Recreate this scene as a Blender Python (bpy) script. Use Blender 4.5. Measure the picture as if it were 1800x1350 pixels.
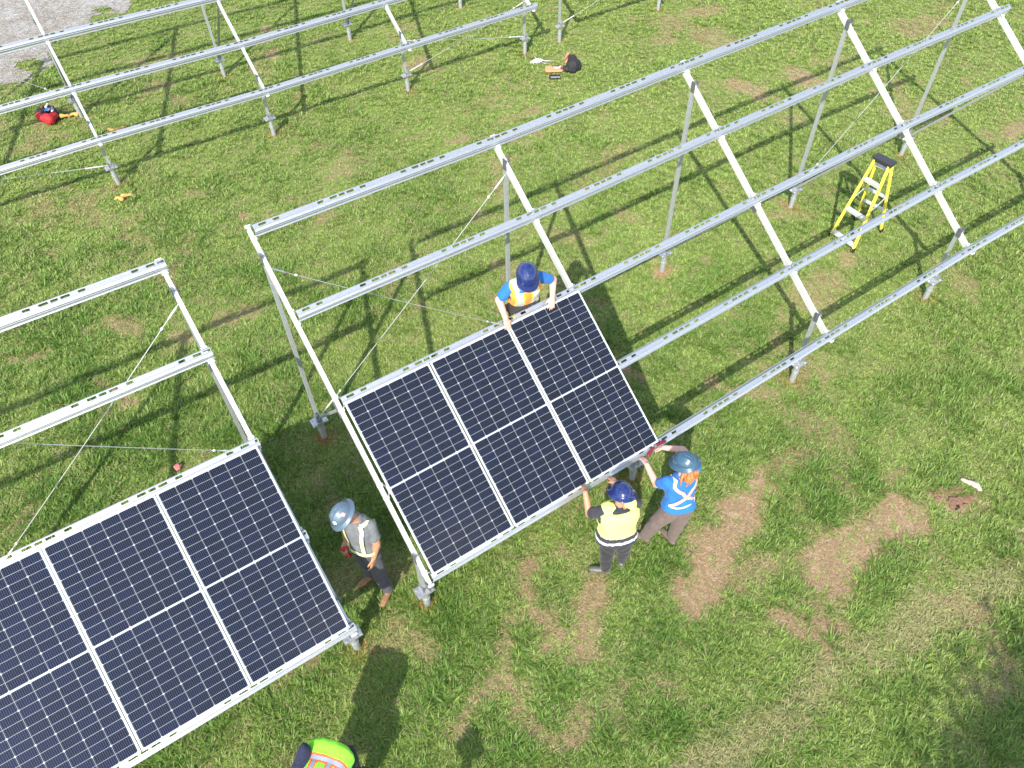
import bpy, bmesh, math, random
import numpy as np
from mathutils import Vector, Matrix, Quaternion
random.seed(7); rng = np.random.default_rng(11)
R_ = math.radians
for o in list(bpy.data.objects): bpy.data.objects.remove(o)
scn = bpy.context.scene
C = scn.collection

# ------------------------------------------------------------------ camera
F, TILT, ROLL, CAMZ = 1319.72, 0.711807, -0.0228686, 8.6866     # focal length in px of an 1800 px wide picture
ct, st = math.cos(TILT), math.sin(TILT); cr, sr_ = math.cos(ROLL), math.sin(ROLL)
RIGHT = np.array([cr, sr_ * ct, sr_ * st]); UP = np.array([-sr_, cr * ct, cr * st]); FWD = np.array([0, st, -ct])
cd = bpy.data.cameras.new('camera'); cam = bpy.data.objects.new('camera', cd); C.objects.link(cam)
cd.sensor_fit = 'HORIZONTAL'; cd.sensor_width = 36; cd.lens = 36 * F / 1800
cd.clip_start = 0.1; cd.clip_end = 2000
M = Matrix(((RIGHT[0], UP[0], -FWD[0], 0), (RIGHT[1], UP[1], -FWD[1], 0), (RIGHT[2], UP[2], -FWD[2], CAMZ), (0, 0, 0, 1)))
cam.matrix_world = M
scn.camera = cam

# ------------------------------------------------------------------ light
SUN_AZ, SUN_EL = 15.0, 39.0            # light travels towards azimuth 15 deg from +Y
W = bpy.data.worlds.new('World'); scn.world = W; W.use_nodes = True
nt = W.node_tree; bg = nt.nodes['Background']
sky = nt.nodes.new('ShaderNodeTexSky'); sky.sky_type = 'NISHITA'; sky.sun_disc = False
sky.sun_elevation = R_(SUN_EL); sky.sun_rotation = R_(180 + SUN_AZ)
_tc = nt.nodes.new('ShaderNodeTexCoord'); _nz = nt.nodes.new('ShaderNodeTexNoise'); _nz.inputs['Scale'].default_value = 3.2; _nz.inputs['Detail'].default_value = 5; nt.links.new(_tc.outputs['Generated'], _nz.inputs[0])
_cr = nt.nodes.new('ShaderNodeValToRGB'); _cr.color_ramp.elements[0].position = .50; _cr.color_ramp.elements[1].position = .62; nt.links.new(_nz.outputs[0], _cr.inputs[0])
_mx = nt.nodes.new('ShaderNodeMix'); _mx.data_type = 'RGBA'; nt.links.new(_cr.outputs[0], _mx.inputs[0]); nt.links.new(sky.outputs[0], _mx.inputs[6]); _mx.inputs[7].default_value = (5.2, 5.4, 5.9, 1)      # thin clouds
nt.links.new(_mx.outputs[2], bg.inputs[0]); bg.inputs[1].default_value = 0.15
sd = bpy.data.lights.new('sun', 'SUN'); so = bpy.data.objects.new('sun', sd); C.objects.link(so)
sd.energy = 3.7; sd.angle = R_(0.55); sd.color = (1.0, 0.95, 0.87)
ldir = Vector((math.cos(R_(SUN_EL)) * math.sin(R_(SUN_AZ)), math.cos(R_(SUN_EL)) * math.cos(R_(SUN_AZ)), -math.sin(R_(SUN_EL))))
so.rotation_euler = ldir.to_track_quat('-Z', 'Y').to_euler(); so.location = (0, -10, 20)
scn.view_settings.view_transform = 'Standard'; scn.view_settings.look = 'None'
scn.view_settings.exposure = 1.0; scn.view_settings.gamma = 1
scn.render.resolution_x = 1024; scn.render.resolution_y = 768

# ------------------------------------------------------------------ helpers
GX, GY = -0.015215, 0.0078758          # the field falls away very slightly
def gz(x, y): return GX * x + GY * y
def G(px, py, z=0.0):
    """surveyed spot: the ground point seen at a spot of the drone photograph"""
    d = FWD + (px - 900) / F * RIGHT - (py - 675) / F * UP
    t = (z - CAMZ) / (d[2] - GX * d[0] - GY * d[1])
    return np.array([t * d[0], t * d[1], CAMZ + t * d[2]])
def unit(v):
    v = np.asarray(v, float); return v / np.linalg.norm(v)
def V3(*a): return np.array(a, float)

def mat(name, col, rough=.6, metal=0., spec=.5, noise=None, col2=None, coat=0., bump=None, sheen=0.):
    m = bpy.data.materials.new(name); m.use_nodes = True; n = m.node_tree.nodes; l = m.node_tree.links
    p = n['Principled BSDF']
    p.inputs['Base Color'].default_value = (*col, 1); p.inputs['Roughness'].default_value = rough
    p.inputs['Metallic'].default_value = metal; p.inputs['Specular IOR Level'].default_value = spec
    p.inputs['Coat Weight'].default_value = coat
    if sheen: p.inputs['Sheen Weight'].default_value = sheen
    if noise:
        tc = n.new('ShaderNodeTexCoord'); nz = n.new('ShaderNodeTexNoise'); nz.inputs['Scale'].default_value = noise
        nz.inputs['Detail'].default_value = 6; nz.inputs['Roughness'].default_value = .65
        l.new(tc.outputs['Object'], nz.inputs['Vector'])
        rp = n.new('ShaderNodeValToRGB'); rp.color_ramp.elements[0].position = .35; rp.color_ramp.elements[1].position = .68
        rp.color_ramp.elements[0].color = (*(col2 or [c * .75 for c in col]), 1); rp.color_ramp.elements[1].color = (*col, 1)
        l.new(nz.outputs[0], rp.inputs[0]); l.new(rp.outputs[0], p.inputs['Base Color'])
        if bump:
            b = n.new('ShaderNodeBump'); b.inputs['Strength'].default_value = bump; b.inputs['Distance'].default_value = .01
            l.new(nz.outputs[0], b.inputs['Height']); l.new(b.outputs[0], p.inputs['Normal'])
    return m

GALV = mat('galvanised_steel', (.66, .67, .68), .37, .80, noise=50, col2=(.52, .535, .55))
GALVR = mat('galvanised_tube', (.80, .80, .80), .40, .42, noise=40, col2=(.70, .71, .71))
GALVD = mat('weathered_galvanised', (.50, .52, .52), .5, .5, noise=30, col2=(.38, .41, .41))
DARKB = mat('dark_zinc_bracket', (.22, .23, .24), .45, .6, noise=40)
BOLT = mat('bolt_steel', (.7, .7, .7), .3, .9)
WIRE = mat('wire_rope', (.58, .58, .57), .45, .5)
ALU = mat('anodised_aluminium', (.80, .81, .82), .35, .35)

def link(name, me, m=None, parent=None):
    o = bpy.data.objects.new(name, me); C.objects.link(o)
    if m is not None:
        for mm in (m if isinstance(m, (list, tuple)) else [m]): me.materials.append(mm)
    if parent is not None: o.parent = parent
    return o
def empty(name, loc=(0, 0, 0), rot=None):
    o = bpy.data.objects.new(name, None); C.objects.link(o); o.location = loc
    o.empty_display_size = .2
    if rot is not None: o.rotation_euler = rot
    return o
def tag(o, label=None, cat=None, group=None, kind=None):
    if label: o['label'] = label
    if cat: o['category'] = cat
    if group: o['group'] = group
    if kind: o['kind'] = kind
    return o

class MB:
    """mesh collector in world coordinates; origin given at build"""
    def __init__(s): s.v = []; s.f = []; s.mi = []; s.m = 0
    def add(s, vs, fs):
        b = len(s.v); s.v += [tuple(map(float, p)) for p in vs]; s.f += [tuple(b + i for i in f) for f in fs]; s.mi += [s.m] * len(fs)
    def obox(s, c, ax, ay, az):
        c, ax, ay, az = map(np.asarray, (c, ax, ay, az))
        vs = [c + i * ax + j * ay + k * az for k in (-1, 1) for j in (-1, 1) for i in (-1, 1)]
        s.add(vs, [(0, 2, 3, 1), (4, 5, 7, 6), (0, 1, 5, 4), (2, 6, 7, 3), (0, 4, 6, 2), (1, 3, 7, 5)])
    def bar(s, a, b, w, d, side):
        """rectangular bar from a to b, width w along side, depth d"""
        a, b = np.asarray(a, float), np.asarray(b, float); ax = (b - a) / 2; u = unit(ax)
        sd_ = np.asarray(side, float); sd_ = unit(sd_ - u * (sd_ @ u)); t = np.cross(u, sd_)
        s.obox((a + b) / 2, ax, sd_ * w / 2, t * d / 2)
    def tube(s, pts, r, n=8, caps=True):
        pts = [np.asarray(p, float) for p in pts]; rr = r if isinstance(r, (list, tuple)) else [r] * len(pts)
        rings = []; prev = None
        for i, p in enumerate(pts):
            d = unit((pts[min(i + 1, len(pts) - 1)] - pts[max(i - 1, 0)]))
            if prev is None: x = np.cross(d, [0, 0, 1.]); x = x if np.linalg.norm(x) > .05 else np.cross(d, [1., 0, 0])
            else: x = prev - d * (prev @ d)
            x = unit(x); prev = x; y = np.cross(d, x)
            rings.append([p + rr[i] * (math.cos(2 * math.pi * k / n) * x + math.sin(2 * math.pi * k / n) * y) for k in range(n)])
        s.loft(rings, caps)
    def loft(s, rings, caps=True):
        n = len(rings[0]); vs = [p for r in rings for p in r]; fs = []
        for i in range(len(rings) - 1):
            for k in range(n):
                k2 = (k + 1) % n; fs.append((i * n + k, i * n + k2, (i + 1) * n + k2, (i + 1) * n + k))
        if caps: fs.append(tuple(range(n))[::-1]); fs.append(tuple((len(rings) - 1) * n + k for k in range(n)))
        s.add(vs, fs)
    def capsule(s, p0, r0, p1, r1, n=14, flat=None):
        """tapered capsule; flat=(axis, factor) squashes across one direction"""
        p0, p1 = np.asarray(p0, float), np.asarray(p1, float); d = p1 - p0; L = np.linalg.norm(d)
        u = d / L if L > 1e-6 else V3(0, 0, 1)
        if flat is not None: y = unit(np.asarray(flat[0], float) - u * (np.asarray(flat[0], float) @ u)); x = np.cross(y, u); fy = flat[1]
        else:
            x = np.cross(u, [0, 0, 1.]); x = unit(x) if np.linalg.norm(x) > .05 else unit(np.cross(u, [1., 0, 0])); y = np.cross(u, x); fy = 1
        rings = []
        for c, r, sg in ((p0, r0, -1), (p1, r1, 1)):
            an = [80, 60, 40, 20, 0] if sg < 0 else [0, 20, 40, 60, 80]
            for a in an:
                rr = r * math.cos(R_(a)); cc = c + sg * u * r * math.sin(R_(a))
                rings.append([cc + rr * (math.cos(2 * math.pi * k / n) * x + fy * math.sin(2 * math.pi * k / n) * y) for k in range(n)])
        s.loft(rings)
    def ell(s, c, ax, ay, az, n=16):
        c, ax, ay, az = map(np.asarray, (c, ax, ay, az)); rings = []
        for j in range(1, n // 2):
            a = math.pi * j / (n // 2)
            rings.append([c - math.cos(a) * az + math.sin(a) * (math.cos(2 * math.pi * k / n) * ax + math.sin(2 * math.pi * k / n) * ay) for k in range(n)])
        s.loft(rings)
    def mesh(s, name, org=(0, 0, 0)):
        me = bpy.data.meshes.new(name); org = np.asarray(org, float)
        me.from_pydata([tuple(np.asarray(p) - org) for p in s.v], [], s.f)
        if any(s.mi): me.polygons.foreach_set('material_index', s.mi)
        me.update(); return me
    def build(s, name, m, parent=None, org=None, smooth=False, bevel=0):
        if org is None: org = parent['_org'] if parent is not None and '_org' in parent else (0, 0, 0)
        me = s.mesh(name, org)
        bm = bmesh.new(); bm.from_mesh(me); bmesh.ops.recalc_face_normals(bm, faces=bm.faces); bm.to_mesh(me); bm.free()
        if smooth: me.polygons.foreach_set('use_smooth', [True] * len(me.polygons))
        o = link(name, me, m, parent)
        if bevel:
            b = o.modifiers.new('bevel', 'BEVEL'); b.width = bevel; b.segments = 2; b.limit_method = 'ANGLE'
        return o
def thing(name, label, cat, org, group=None):
    o = empty(name, tuple(map(float, org))); o['_org'] = tuple(map(float, org)); return tag(o, label, cat, group)

# value noise for placing real things (grass, dry patches)
_tab = rng.random((256, 256))
def vnoise(x, y, s, ox=0.):
    x = np.asarray(x) / s + 37.3 + ox; y = np.asarray(y) / s + 91.7 + ox * 1.7
    xi = np.floor(x).astype(int); yi = np.floor(y).astype(int); fx = x - xi; fy = y - yi
    fx = fx * fx * (3 - 2 * fx); fy = fy * fy * (3 - 2 * fy); t = lambda a, b: _tab[a % 256, b % 256]
    return (t(xi, yi) * (1 - fx) + t(xi + 1, yi) * fx) * (1 - fy) + (t(xi, yi + 1) * (1 - fx) + t(xi + 1, yi + 1) * fx) * fy
def fbm(x, y, s, ox=0.): return (vnoise(x, y, s, ox) + .5 * vnoise(x, y, s / 2.1, ox + 5) + .25 * vnoise(x, y, s / 4.3, ox + 9)) / 1.75

# ------------------------------------------------------------------ field: dry patches (spots on the photograph, radius in px there)
PATCH = [([(1335, 866), (1285, 900), (1262, 950), (1232, 1030)], 42, 1.), ([(1595, 905), (1545, 935), (1495, 985), (1450, 1030)], 47, 1.), ([(1475,945),(1560,920)],26,1.),
 ([(1385, 1085), (1430, 1090), (1485, 1105)], 24, 1.), ([(1400, 1115), (1415, 1110)], 15, 1.), ([(1425, 1100), (1452, 1148)], 13, 1.), ([(1450,1040),(1425,1075)],14,1.), ([(1350,985),(1300,1000)],24,.6),

 ([(1050, 1030), (1042, 1080), (1030, 1150)], 26, .8), ([(925, 990), (928, 1050)], 16, .8), ([(925, 1075), (960, 1085)], 18, .7),
 ([(900, 1090), (880, 1190), (915, 1220), (915, 1260), (955, 1300), (1010, 1310), (1022, 1260)], 17, .66), ([(880, 1190), (835, 1230)], 18, .7),
 ([(985, 1120), (950, 1145)], 16, .75), ([(700, 1110), (765, 1150)], 30, .45), ([(820,1245),(800,1290)],14,.6), ([(1080, 1240), (1100, 1290)], 15, .6),
 ([(1450, 760), (1400, 730)], 32, .45), ([(1340, 830), (1420, 800)], 20, .5), ([(1560, 850), (1590, 830)], 16, .6), ([(1655, 870), (1690, 885)], 20, .95),
 ([(1240, 60), (1270, 75)], 26, .5), ([(1305, 150), (1335, 165)], 18, .75), ([(1395, 125), (1430, 140)], 18, .75), ([(1180, 40), (1165, 70)], 18, .5),
 ([(1600, 45), (1640, 40)], 24, .5), ([(1470, 480), (1415, 525)], 24, .5), ([(1775, 240), (1800, 220)], 16, .7), ([(1490, 450), (1480, 470)], 12, .7),
 ([(425, 380)], 9, .9), ([(15, 638), (85, 622)], 9, .8), ([(180, 680), (225, 705)], 16, .75), ([(310, 590), (320, 595)], 13, .6), ([(190, 565), (230, 570)], 14, .7),
 ([(145, 580)], 10, .6), ([(478, 95)], 12, .8), ([(465, 50)], 9, .8), ([(240, 110)], 10, .7), ([(290, 148)], 12, .5), ([(318, 178)], 12, .5), ([(150, 355), (180, 345)], 22, .4),
 ([(885, 210), (935, 195)], 9, .6), ([(740, 105), (720, 115)], 12, .6), ([(580, 310), (620, 300)], 12, .5), ([(380, 560), (450, 545)], 14, .6), ([(445, 660)], 8, .8),
 ([(325, 1292)], 13, .9), ([(540, 1170), (555, 1150)], 18, .7), ([(655, 1140), (690, 1120)], 16, .5), ([(1370, 690), (1290, 690)], 12, .6), ([(1245, 675), (1260, 665)], 10, .8),
 ([(1100, 650), (1125, 660)], 12, .9), ([(1220, 20), (1250, 15)], 14, .6), ([(870, 300), (900, 275)], 9, .4), ([(1060, 300), (1100, 260)], 20, .3), ([(600, 900), (560, 850)], 30, .6), ([(350,1010),(500,1190)],20,.3),
 ([(1180,470),(1160,480)],9,.8), ([(790,250),(820,240)],8,.6), ([(230,560),(250,600)],9,.5), ([(520,1045),(700,1000)],26,.4)]
SEGS = []
for pts, rad, stg in PATCH:
    w = [G(*p)[:2] for p in pts]; c = pts[0]; rw = .5 * (np.linalg.norm(G(c[0] + rad, c[1])[:2] - w[0]) + np.linalg.norm(G(c[0], c[1] + rad)[:2] - w[0]))
    if len(w) == 1: w = [w[0], w[0] + [.02, 0]]
    for a, b in zip(w[:-1], w[1:]): SEGS.append((a, b, rw, stg))
STRIP = [G(*p)[:2] for p in ((1860, 955), (1740, 1025), (1620, 1090), (1480, 1185), (1370, 1265), (1250, 1345), (1150, 1400))]
def strip_mask(x, y):
    d = np.full(np.shape(x), 9.); wob = (fbm(x, y, .5, 31) - .5) * .5 + (fbm(x, y, .15, 32) - .5) * .4
    for a, b in zip(STRIP[:-1], STRIP[1:]):
        ab = b - a; t = np.clip(((x - a[0]) * ab[0] + (y - a[1]) * ab[1]) / (ab @ ab), 0, 1); d = np.minimum(d, np.hypot(x - a[0] - t * ab[0], y - a[1] - t * ab[1]))
    return np.clip((.30 + wob - d) * 5, 0, 1)
PILES = []     # filled by the racks before the field is grown
def dryness(x, y):
    d = np.zeros(np.shape(x)); wob = (fbm(x, y, .45, 3) - .5) * 1.7 + (fbm(x, y, .12, 8) - .5) * 1.3
    for a, b, rw, stg in SEGS:
        ab = b - a; t = np.clip(((x - a[0]) * ab[0] + (y - a[1]) * ab[1]) / (ab @ ab), 0, 1)
        q = np.hypot(x - a[0] - t * ab[0], y - a[1] - t * ab[1]) / rw
        d = np.maximum(d, stg * np.clip((1.05 + wob - q) * 2.1, 0, .96))
    n = fbm(x, y, .8, 21) + .3 * (vnoise(x, y, .16, 4) - .5)
    d = np.maximum(d, np.clip((n - .67) * 3.2, 0, .38))
    d = np.maximum(d, np.clip((fbm(x, y, .30, 41) - .56) * 1.6, 0, .16))
    return d
def gravel_x(y): return np.interp(y, [12, 16.2, 17.7, 19.2, 21.1, 24, 40], [-14.8, -11.8, -11.15, -10.65, -10.25, -9.8, -8.2])
def gravelness(x, y): return np.clip((gravel_x(y) - x + (fbm(x, y, .7, 50) - .5) * 2.2) * 1.3 + .5, 0, 1) * (y > 12)

# ------------------------------------------------------------------ racks
AZ0 = 0.57101
RT = [0.0, 1.0539, 2.1197, 3.2028, 4.2777]; PITCH = 3.2092; PW = 1.06; PT0 = 2.152; TF, TR = 3.202, 0.18845
HOLES = []
class Rack:
    def __init__(s, O, daz, be, dd):
        s.az = AZ0 + daz; s.w = V3(math.sin(s.az), -math.cos(s.az), 0); s.u = V3(math.cos(s.az), math.sin(s.az), 0)
        s.O = {}; s.v = {}; s.b = {}
        for k, (dx, dy, dz, db) in dd.items():
            b = be + db; s.O[k] = V3(*O) + s.u * PITCH * k + V3(dx, dy, dz); s.v[k] = math.cos(b) * s.w + V3(0, 0, -math.sin(b)); s.b[k] = b
        s.ks = sorted(dd)
    def pt(s, x, t, n=0.):
        """x in pitches along the rack, t metres down the slope, n metres off the rail plane"""
        k = int(min(max(math.floor(x), s.ks[0]), s.ks[-1] - 1)); f = x - k
        o = s.O[k] * (1 - f) + s.O[k + 1] * f; v = unit(s.v[k] * (1 - f) + s.v[k + 1] * f)
        U = unit(s.O[k + 1] - s.O[k]); N = unit(np.cross(U, v)); N = N if N[2] > 0 else -N
        return o + v * t + N * n
    def nrm(s, x): return unit(s.pt(x, 1, 1) - s.pt(x, 1, 0))
    def foot(s, k, t):
        p = s.O[k] + s.w * t; p[2] = gz(p[0], p[1]); return p

PH = .36     # top of a ground screw above the grass
def build_rack(rk, label, ks, x0, x1, group, rails=(0, 1, 2, 3, 4), x0s=None, x1s=None, wires=(), fw=()):
    base = rk.foot(ks[len(ks) // 2], 1.7)
    T = thing('solar_rack', label, 'solar rack', base, group)
    # rails: folded hat channels with punched slots
    prof = [(-.060, -.100), (-.052, -.098), (-.048, -.006), (-.038, 0), (-.032, -.001)]
    prof2 = [(-.004, -.001), (.006, -.001), (.010, .002), (.014, -.001), (.043, -.009), (.045, -.024), (.036, -.030), (.036, -.038), (.048, -.046), (.049, -.098), (.062, -.100)]
    for j in rails:
        a = (x0s or {}).get(j, x0); b = (x1s or {}).get(j, x1)
        st_ = sorted({a, b} | {float(k) for k in rk.ks if a < k < b})
        mb = MB()
        for pf in (prof, prof2):
            vs = [rk.pt(x, RT[j] + pv_, pn) for x in st_ for pv_, pn in pf]; n = len(pf)
            mb.add(vs, [(i * n + c, i * n + c + 1, (i + 1) * n + c + 1, (i + 1) * n + c) for i in range(len(st_) - 1) for c in range(n - 1)])
        cuts = []
        c0 = .035 / PITCH; g = int(math.floor(a * 3)) - 1
        while g < b * 3 + 1:
            c = c0 + g * PW / PITCH
            for off, ln in ((-.265, .07), (-.105, .088), (0, .07), (.105, .088), (.265, .07)): cuts.append(((c + (off - ln / 2) / PITCH), (c + (off + ln / 2) / PITCH)))
            g += 1
        e = [a] + [z for c in cuts if c[0] > a + .002 and c[1] < b - .002 for z in c] + [b]
        for p, q in zip(e[::2], e[1::2]):
            mids = [p] + [float(k) for k in rk.ks if p < k < q] + [q]
            for m1, m2 in zip(mids[:-1], mids[1:]):
                mb.add([rk.pt(m1, RT[j] - .032, -.001), rk.pt(m1, RT[j] - .004, -.001), rk.pt(m2, RT[j] - .004, -.001), rk.pt(m2, RT[j] - .032, -.001)], [(0, 1, 2, 3)])
        o = mb.build('rail', GALV, T); so_ = o.modifiers.new('thickness', 'SOLIDIFY'); so_.thickness = .0025
    for k in ks:
        vs = rk.v[k]; N = rk.nrm(k); U = rk.u
        P = lambda t, n: rk.O[k] + vs * t + N * n
        mb = MB(); t0, t1 = -.05, RT[4] + .03
        # C-shaped rafter: top flange, web, lower flange
        mb.bar(P(t0, -.104), P(t1, -.104), .044, .005, U); mb.bar(P(t0, -.1845), P(t1, -.1845), .044, .005, U)
        a_, b_ = P(t0, -.144) + U * .0195, P(t1, -.144) + U * .0195; mb.bar(a_, b_, .005, .0745, U)
        a_, b_ = P(t0, -.144) - U * .0195, P(t1, -.144) - U * .0195; mb.bar(a_, b_, .005, .0745, U)
        mb.build('rafter', GALVR, T)
        for j in rails:
            x = float(k); a = (x0s or {}).get(j, x0); b = (x1s or {}).get(j, x1)
            if x < a - .05 or x > b + .05: continue
            mb = MB()
            for sg in (-1, 1):
                c = P(RT[j] + sg * .078, -.097); mb.obox(c, U * .034, vs * .016, N * .003)
                mb.obox(P(RT[j] + sg * .066, -.07), U * .030, vs * .0025, N * .024)
                for s2 in (-1, 1): mb.tube([c + U * .018 * s2, c + U * .018 * s2 + N * .014], .008, 6)
            mb.obox(P(RT[j], -.0995), U * .020, vs * .085, N * .0012)
            mb.build('rail_bracket', GALVR, T)
        zf = {}
        for nm, tt in (('rear_post', TR), ('front_post', TF)):
            ft = rk.foot(k, tt); b = rk.b[k]
            top = rk.O[k] + vs * (tt / math.cos(b)); top = V3(ft[0], ft[1], top[2] - .19)
            pl = ft + V3(0, 0, PH); PILES.append((ft[0], ft[1]))
            mb = MB(); mb.m = 0
            # post: lipped channel
            mb.bar(pl + V3(0, 0, .03), top + V3(0, 0, .1), .046, .004, U)
            for sg in (-1, 1): 
                mb.bar(pl + V3(0, 0, .03) + U * .022 * sg - rk.w * .026, top + V3(0, 0, .1) + U * .022 * sg - rk.w * .026, .004, .05, U)
            po_ = mb.build(nm, GALVD, T)
            mb = MB()
            for dz in (.02, .06, .10):
                for sg in (-1, 1): mb.tube([top + V3(0, 0, dz) + U * sg * .045, top + V3(0, 0, dz) + U * sg * .028], .011, 6)
            mb.bar(top + V3(0, 0, -.03) + U * .030, top + V3(0, 0, .13) + U * .030, .006, .07, U)
            mb.bar(top + V3(0, 0, -.03) - U * .030, top + V3(0, 0, .13) - U * .030, .006, .07, U)
            mb.build('post_bracket', DARKB, T)
            mb = MB(); mb.tube([ft + V3(0, 0, -.12), pl - V3(0, 0, .012)], .045, 14); mb.tube([ft + V3(0, 0, .17), ft + V3(0, 0, .19)], .052, 14)
            mb.build('ground_screw', GALVD, T, smooth=False)
            mb = MB(); mb.obox(pl, U * .112, rk.w * .075, V3(0, 0, .007)); mb.obox(pl + V3(0, 0, .016), U * .055, rk.w * .07, V3(0, 0, .006))
            for s1 in (-1, 1):
                mb.obox(pl + V3(0, 0, .065) + U * s1 * .034, U * .004, rk.w * .055, V3(0, 0, .05))
                for s2 in (-1, 1): mb.tube([pl + U * .085 * s1 + rk.w * .045 * s2, pl + U * .085 * s1 + rk.w * .045 * s2 + V3(0, 0, .022)], .013, 6)
            mb.build('base_plate', GALV, T)
        ft = rk.foot(k, TR) + V3(0, 0, PH + .06); tp = P(RT[2] + .05, -.2)
        mb = MB(); mb.bar(ft, tp, .045, .005, U); mb.bar(ft + U * .02, tp + U * .02, .005, .04, U); mb.build('strut', GALVD, T)
        mb = MB(); mb.bar(P(RT[2] - .05, -.19) + U * .03, P(RT[2] + .15, -.19) + U * .03, .006, .07, U)
        mb.bar(P(RT[2] - .05, -.19) - U * .03, P(RT[2] + .15, -.19) - U * .03, .006, .07, U); mb.build('strut_bracket', DARKB, T)
    for k0, k1, t, up in wires:      # brace wires between posts: from post foot k0 to post head k1
        A = rk.foot(k0, t) + V3(0, 0, PH + .05); b = rk.b[k1]; B = rk.O[k1] + rk.v[k1] * (t / math.cos(b)); B = V3(*rk.foot(k1, t)[:2], B[2] - .27)
        d = B - A; L = np.linalg.norm(d); sag = lambda f: A + d * f + V3(0, 0, -.02 * 4 * f * (1 - f))
        mb = MB(); mb.tube([sag(f) for f in np.linspace(0, 1, 9)], .0048, 6); wo = mb.build('brace_wire', WIRE, T)
        for f0, f1, r in ((.03, .035 + .30 / L, .012), (1 - .25 / L, .985, .011), (.12, .12 + .04 / L, .016), (.93 - .1 / L, .93 - .06 / L, .016)):
            mb = MB(); mb.tube([sag(f0), sag(f0) * .8 + sag(f1) * .2, sag(f0) * .2 + sag(f1) * .8, sag(f1)], [r * .5, r, r, r * .5], 6)
            mb.build('turnbuckle', GALVR, wo, org=base)
    return T

RKB = Rack((-2.836, 6.727, 3.661), -.005, .604, {0: (.029, -.061, -.027, .016), 1: (.020, -.033, -.041, 0), 2: (-.021, .002, -.003, -.002), 3: (-.015, .060, .020, .003), 4: (-.013, .032, .051, -.017)})
RKC = Rack((-6.313, 4.381, 3.659), .006, .594, {-1: (.01, .01, .02, 0), 0: (.008, .01, .019, -.01), 1: (-.008, -.01, -.019, .009)})
RKA = Rack((-9.343, 15.445, 3.735), -.001, .589, {-1: (0, 0, 0, 0), 0: (-.013, -.014, -.006, -.009), 1: (-.001, -.014, -.03, 0), 2: (.008, .015, .018, .010), 3: (.006, .013, .017, -.002)})
_w = V3(math.sin(AZ0), -math.cos(AZ0), 0); _o = V3(1.37, 18.58, 0) - _w * TF
RKD = Rack((_o[0], _o[1], 3.75), 0, .589, {0: (0, 0, 0, 0), 1: (0, 0, .02, 0), 2: (0, 0, .03, 0)})
GRP = 'steel racks standing in the grass field'
build_rack(RKB, 'central galvanised rack carrying three panels, bare rails running on to the right', [0, 1, 2, 3, 4], .01, 4.04, GRP, wires=[(0, 1, TR, 0), (1, 0, TR, 0), (3, 4, TR, 0)])
build_rack(RKC, 'galvanised rack at the lower left, lower half covered by panels, two bare rails above', [-1, 0, 1], -1.1, 1.015, GRP, wires=[(0, 1, TR, 0), (1, 0, TR, 0)])
build_rack(RKA, 'empty galvanised rack at the upper left beyond the open grass, red bag beneath', [-1, 0, 1, 2, 3], -1.1, 3.03, GRP, wires=[(0, -1, TF, 0), (2, 3, TF, 0), (3, 2, TF, 0), (0, -1, TR, 0)])
build_rack(RKD, 'mostly unseen rack at the top edge, only two front posts showing near the backpack', [0, 1, 2], -.02, 2.03, GRP, wires=[(0, 1, TF, 0)])

# ------------------------------------------------------------------ solar panels
def cell_material():
    m = bpy.data.materials.new('monocrystalline_cell'); m.use_nodes = True; n = m.node_tree.nodes; l = m.node_tree.links
    p = n['Principled BSDF']; p.inputs['Roughness'].default_value = .46; p.inputs['Specular IOR Level'].default_value = .16; p.inputs['Specular Tint'].default_value = (.45, .55, 1, 1); p.inputs['Coat Tint'].default_value = (.60, .72, 1, 1); p.inputs['Coat Weight'].default_value = .5; p.inputs['Coat Roughness'].default_value = .05; p.inputs['Coat IOR'].default_value = 1.46
    uv = n.new('ShaderNodeUVMap'); sp = n.new('ShaderNodeSeparateXYZ'); l.new(uv.outputs[0], sp.inputs[0])
    fr = n.new('ShaderNodeMath'); fr.operation = 'FRACT'; mu = n.new('ShaderNodeMath'); mu.operation = 'MULTIPLY'; mu.inputs[1].default_value = 9
    l.new(sp.outputs[0], mu.inputs[0]); l.new(mu.outputs[0], fr.inputs[0])
    sb = n.new('ShaderNodeMath'); sb.operation = 'SUBTRACT'; sb.inputs[1].default_value = .5; l.new(fr.outputs[0], sb.inputs[0])
    ab = n.new('ShaderNodeMath'); ab.operation = 'ABSOLUTE'; l.new(sb.outputs[0], ab.inputs[0])
    lt = n.new('ShaderNodeMath'); lt.operation = 'LESS_THAN'; lt.inputs[1].default_value = .05; l.new(ab.outputs[0], lt.inputs[0])
    at = n.new('ShaderNodeAttribute'); at.attribute_name = 'cell_tone'
    rp = n.new('ShaderNodeValToRGB'); rp.color_ramp.elements[0].color = (.003, .0035, .006, 1); rp.color_ramp.elements[1].color = (.004, .006, .016, 1)
    l.new(at.outputs['Fac'], rp.inputs[0])
    mx = n.new('ShaderNodeMix'); mx.data_type = 'RGBA'; l.new(lt.outputs[0], mx.inputs[0]); l.new(rp.outputs[0], mx.inputs[6]); mx.inputs[7].default_value = (.13, .14, .15, 1)
    l.new(mx.outputs[2], p.inputs['Base Color']); return m
CELL = cell_material(); BACK = mat('white_backsheet', (.42, .45, .46), .35, 0, coat=.3)
PANW, PANL, PANT = 1.042, 2.098, .034
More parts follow.
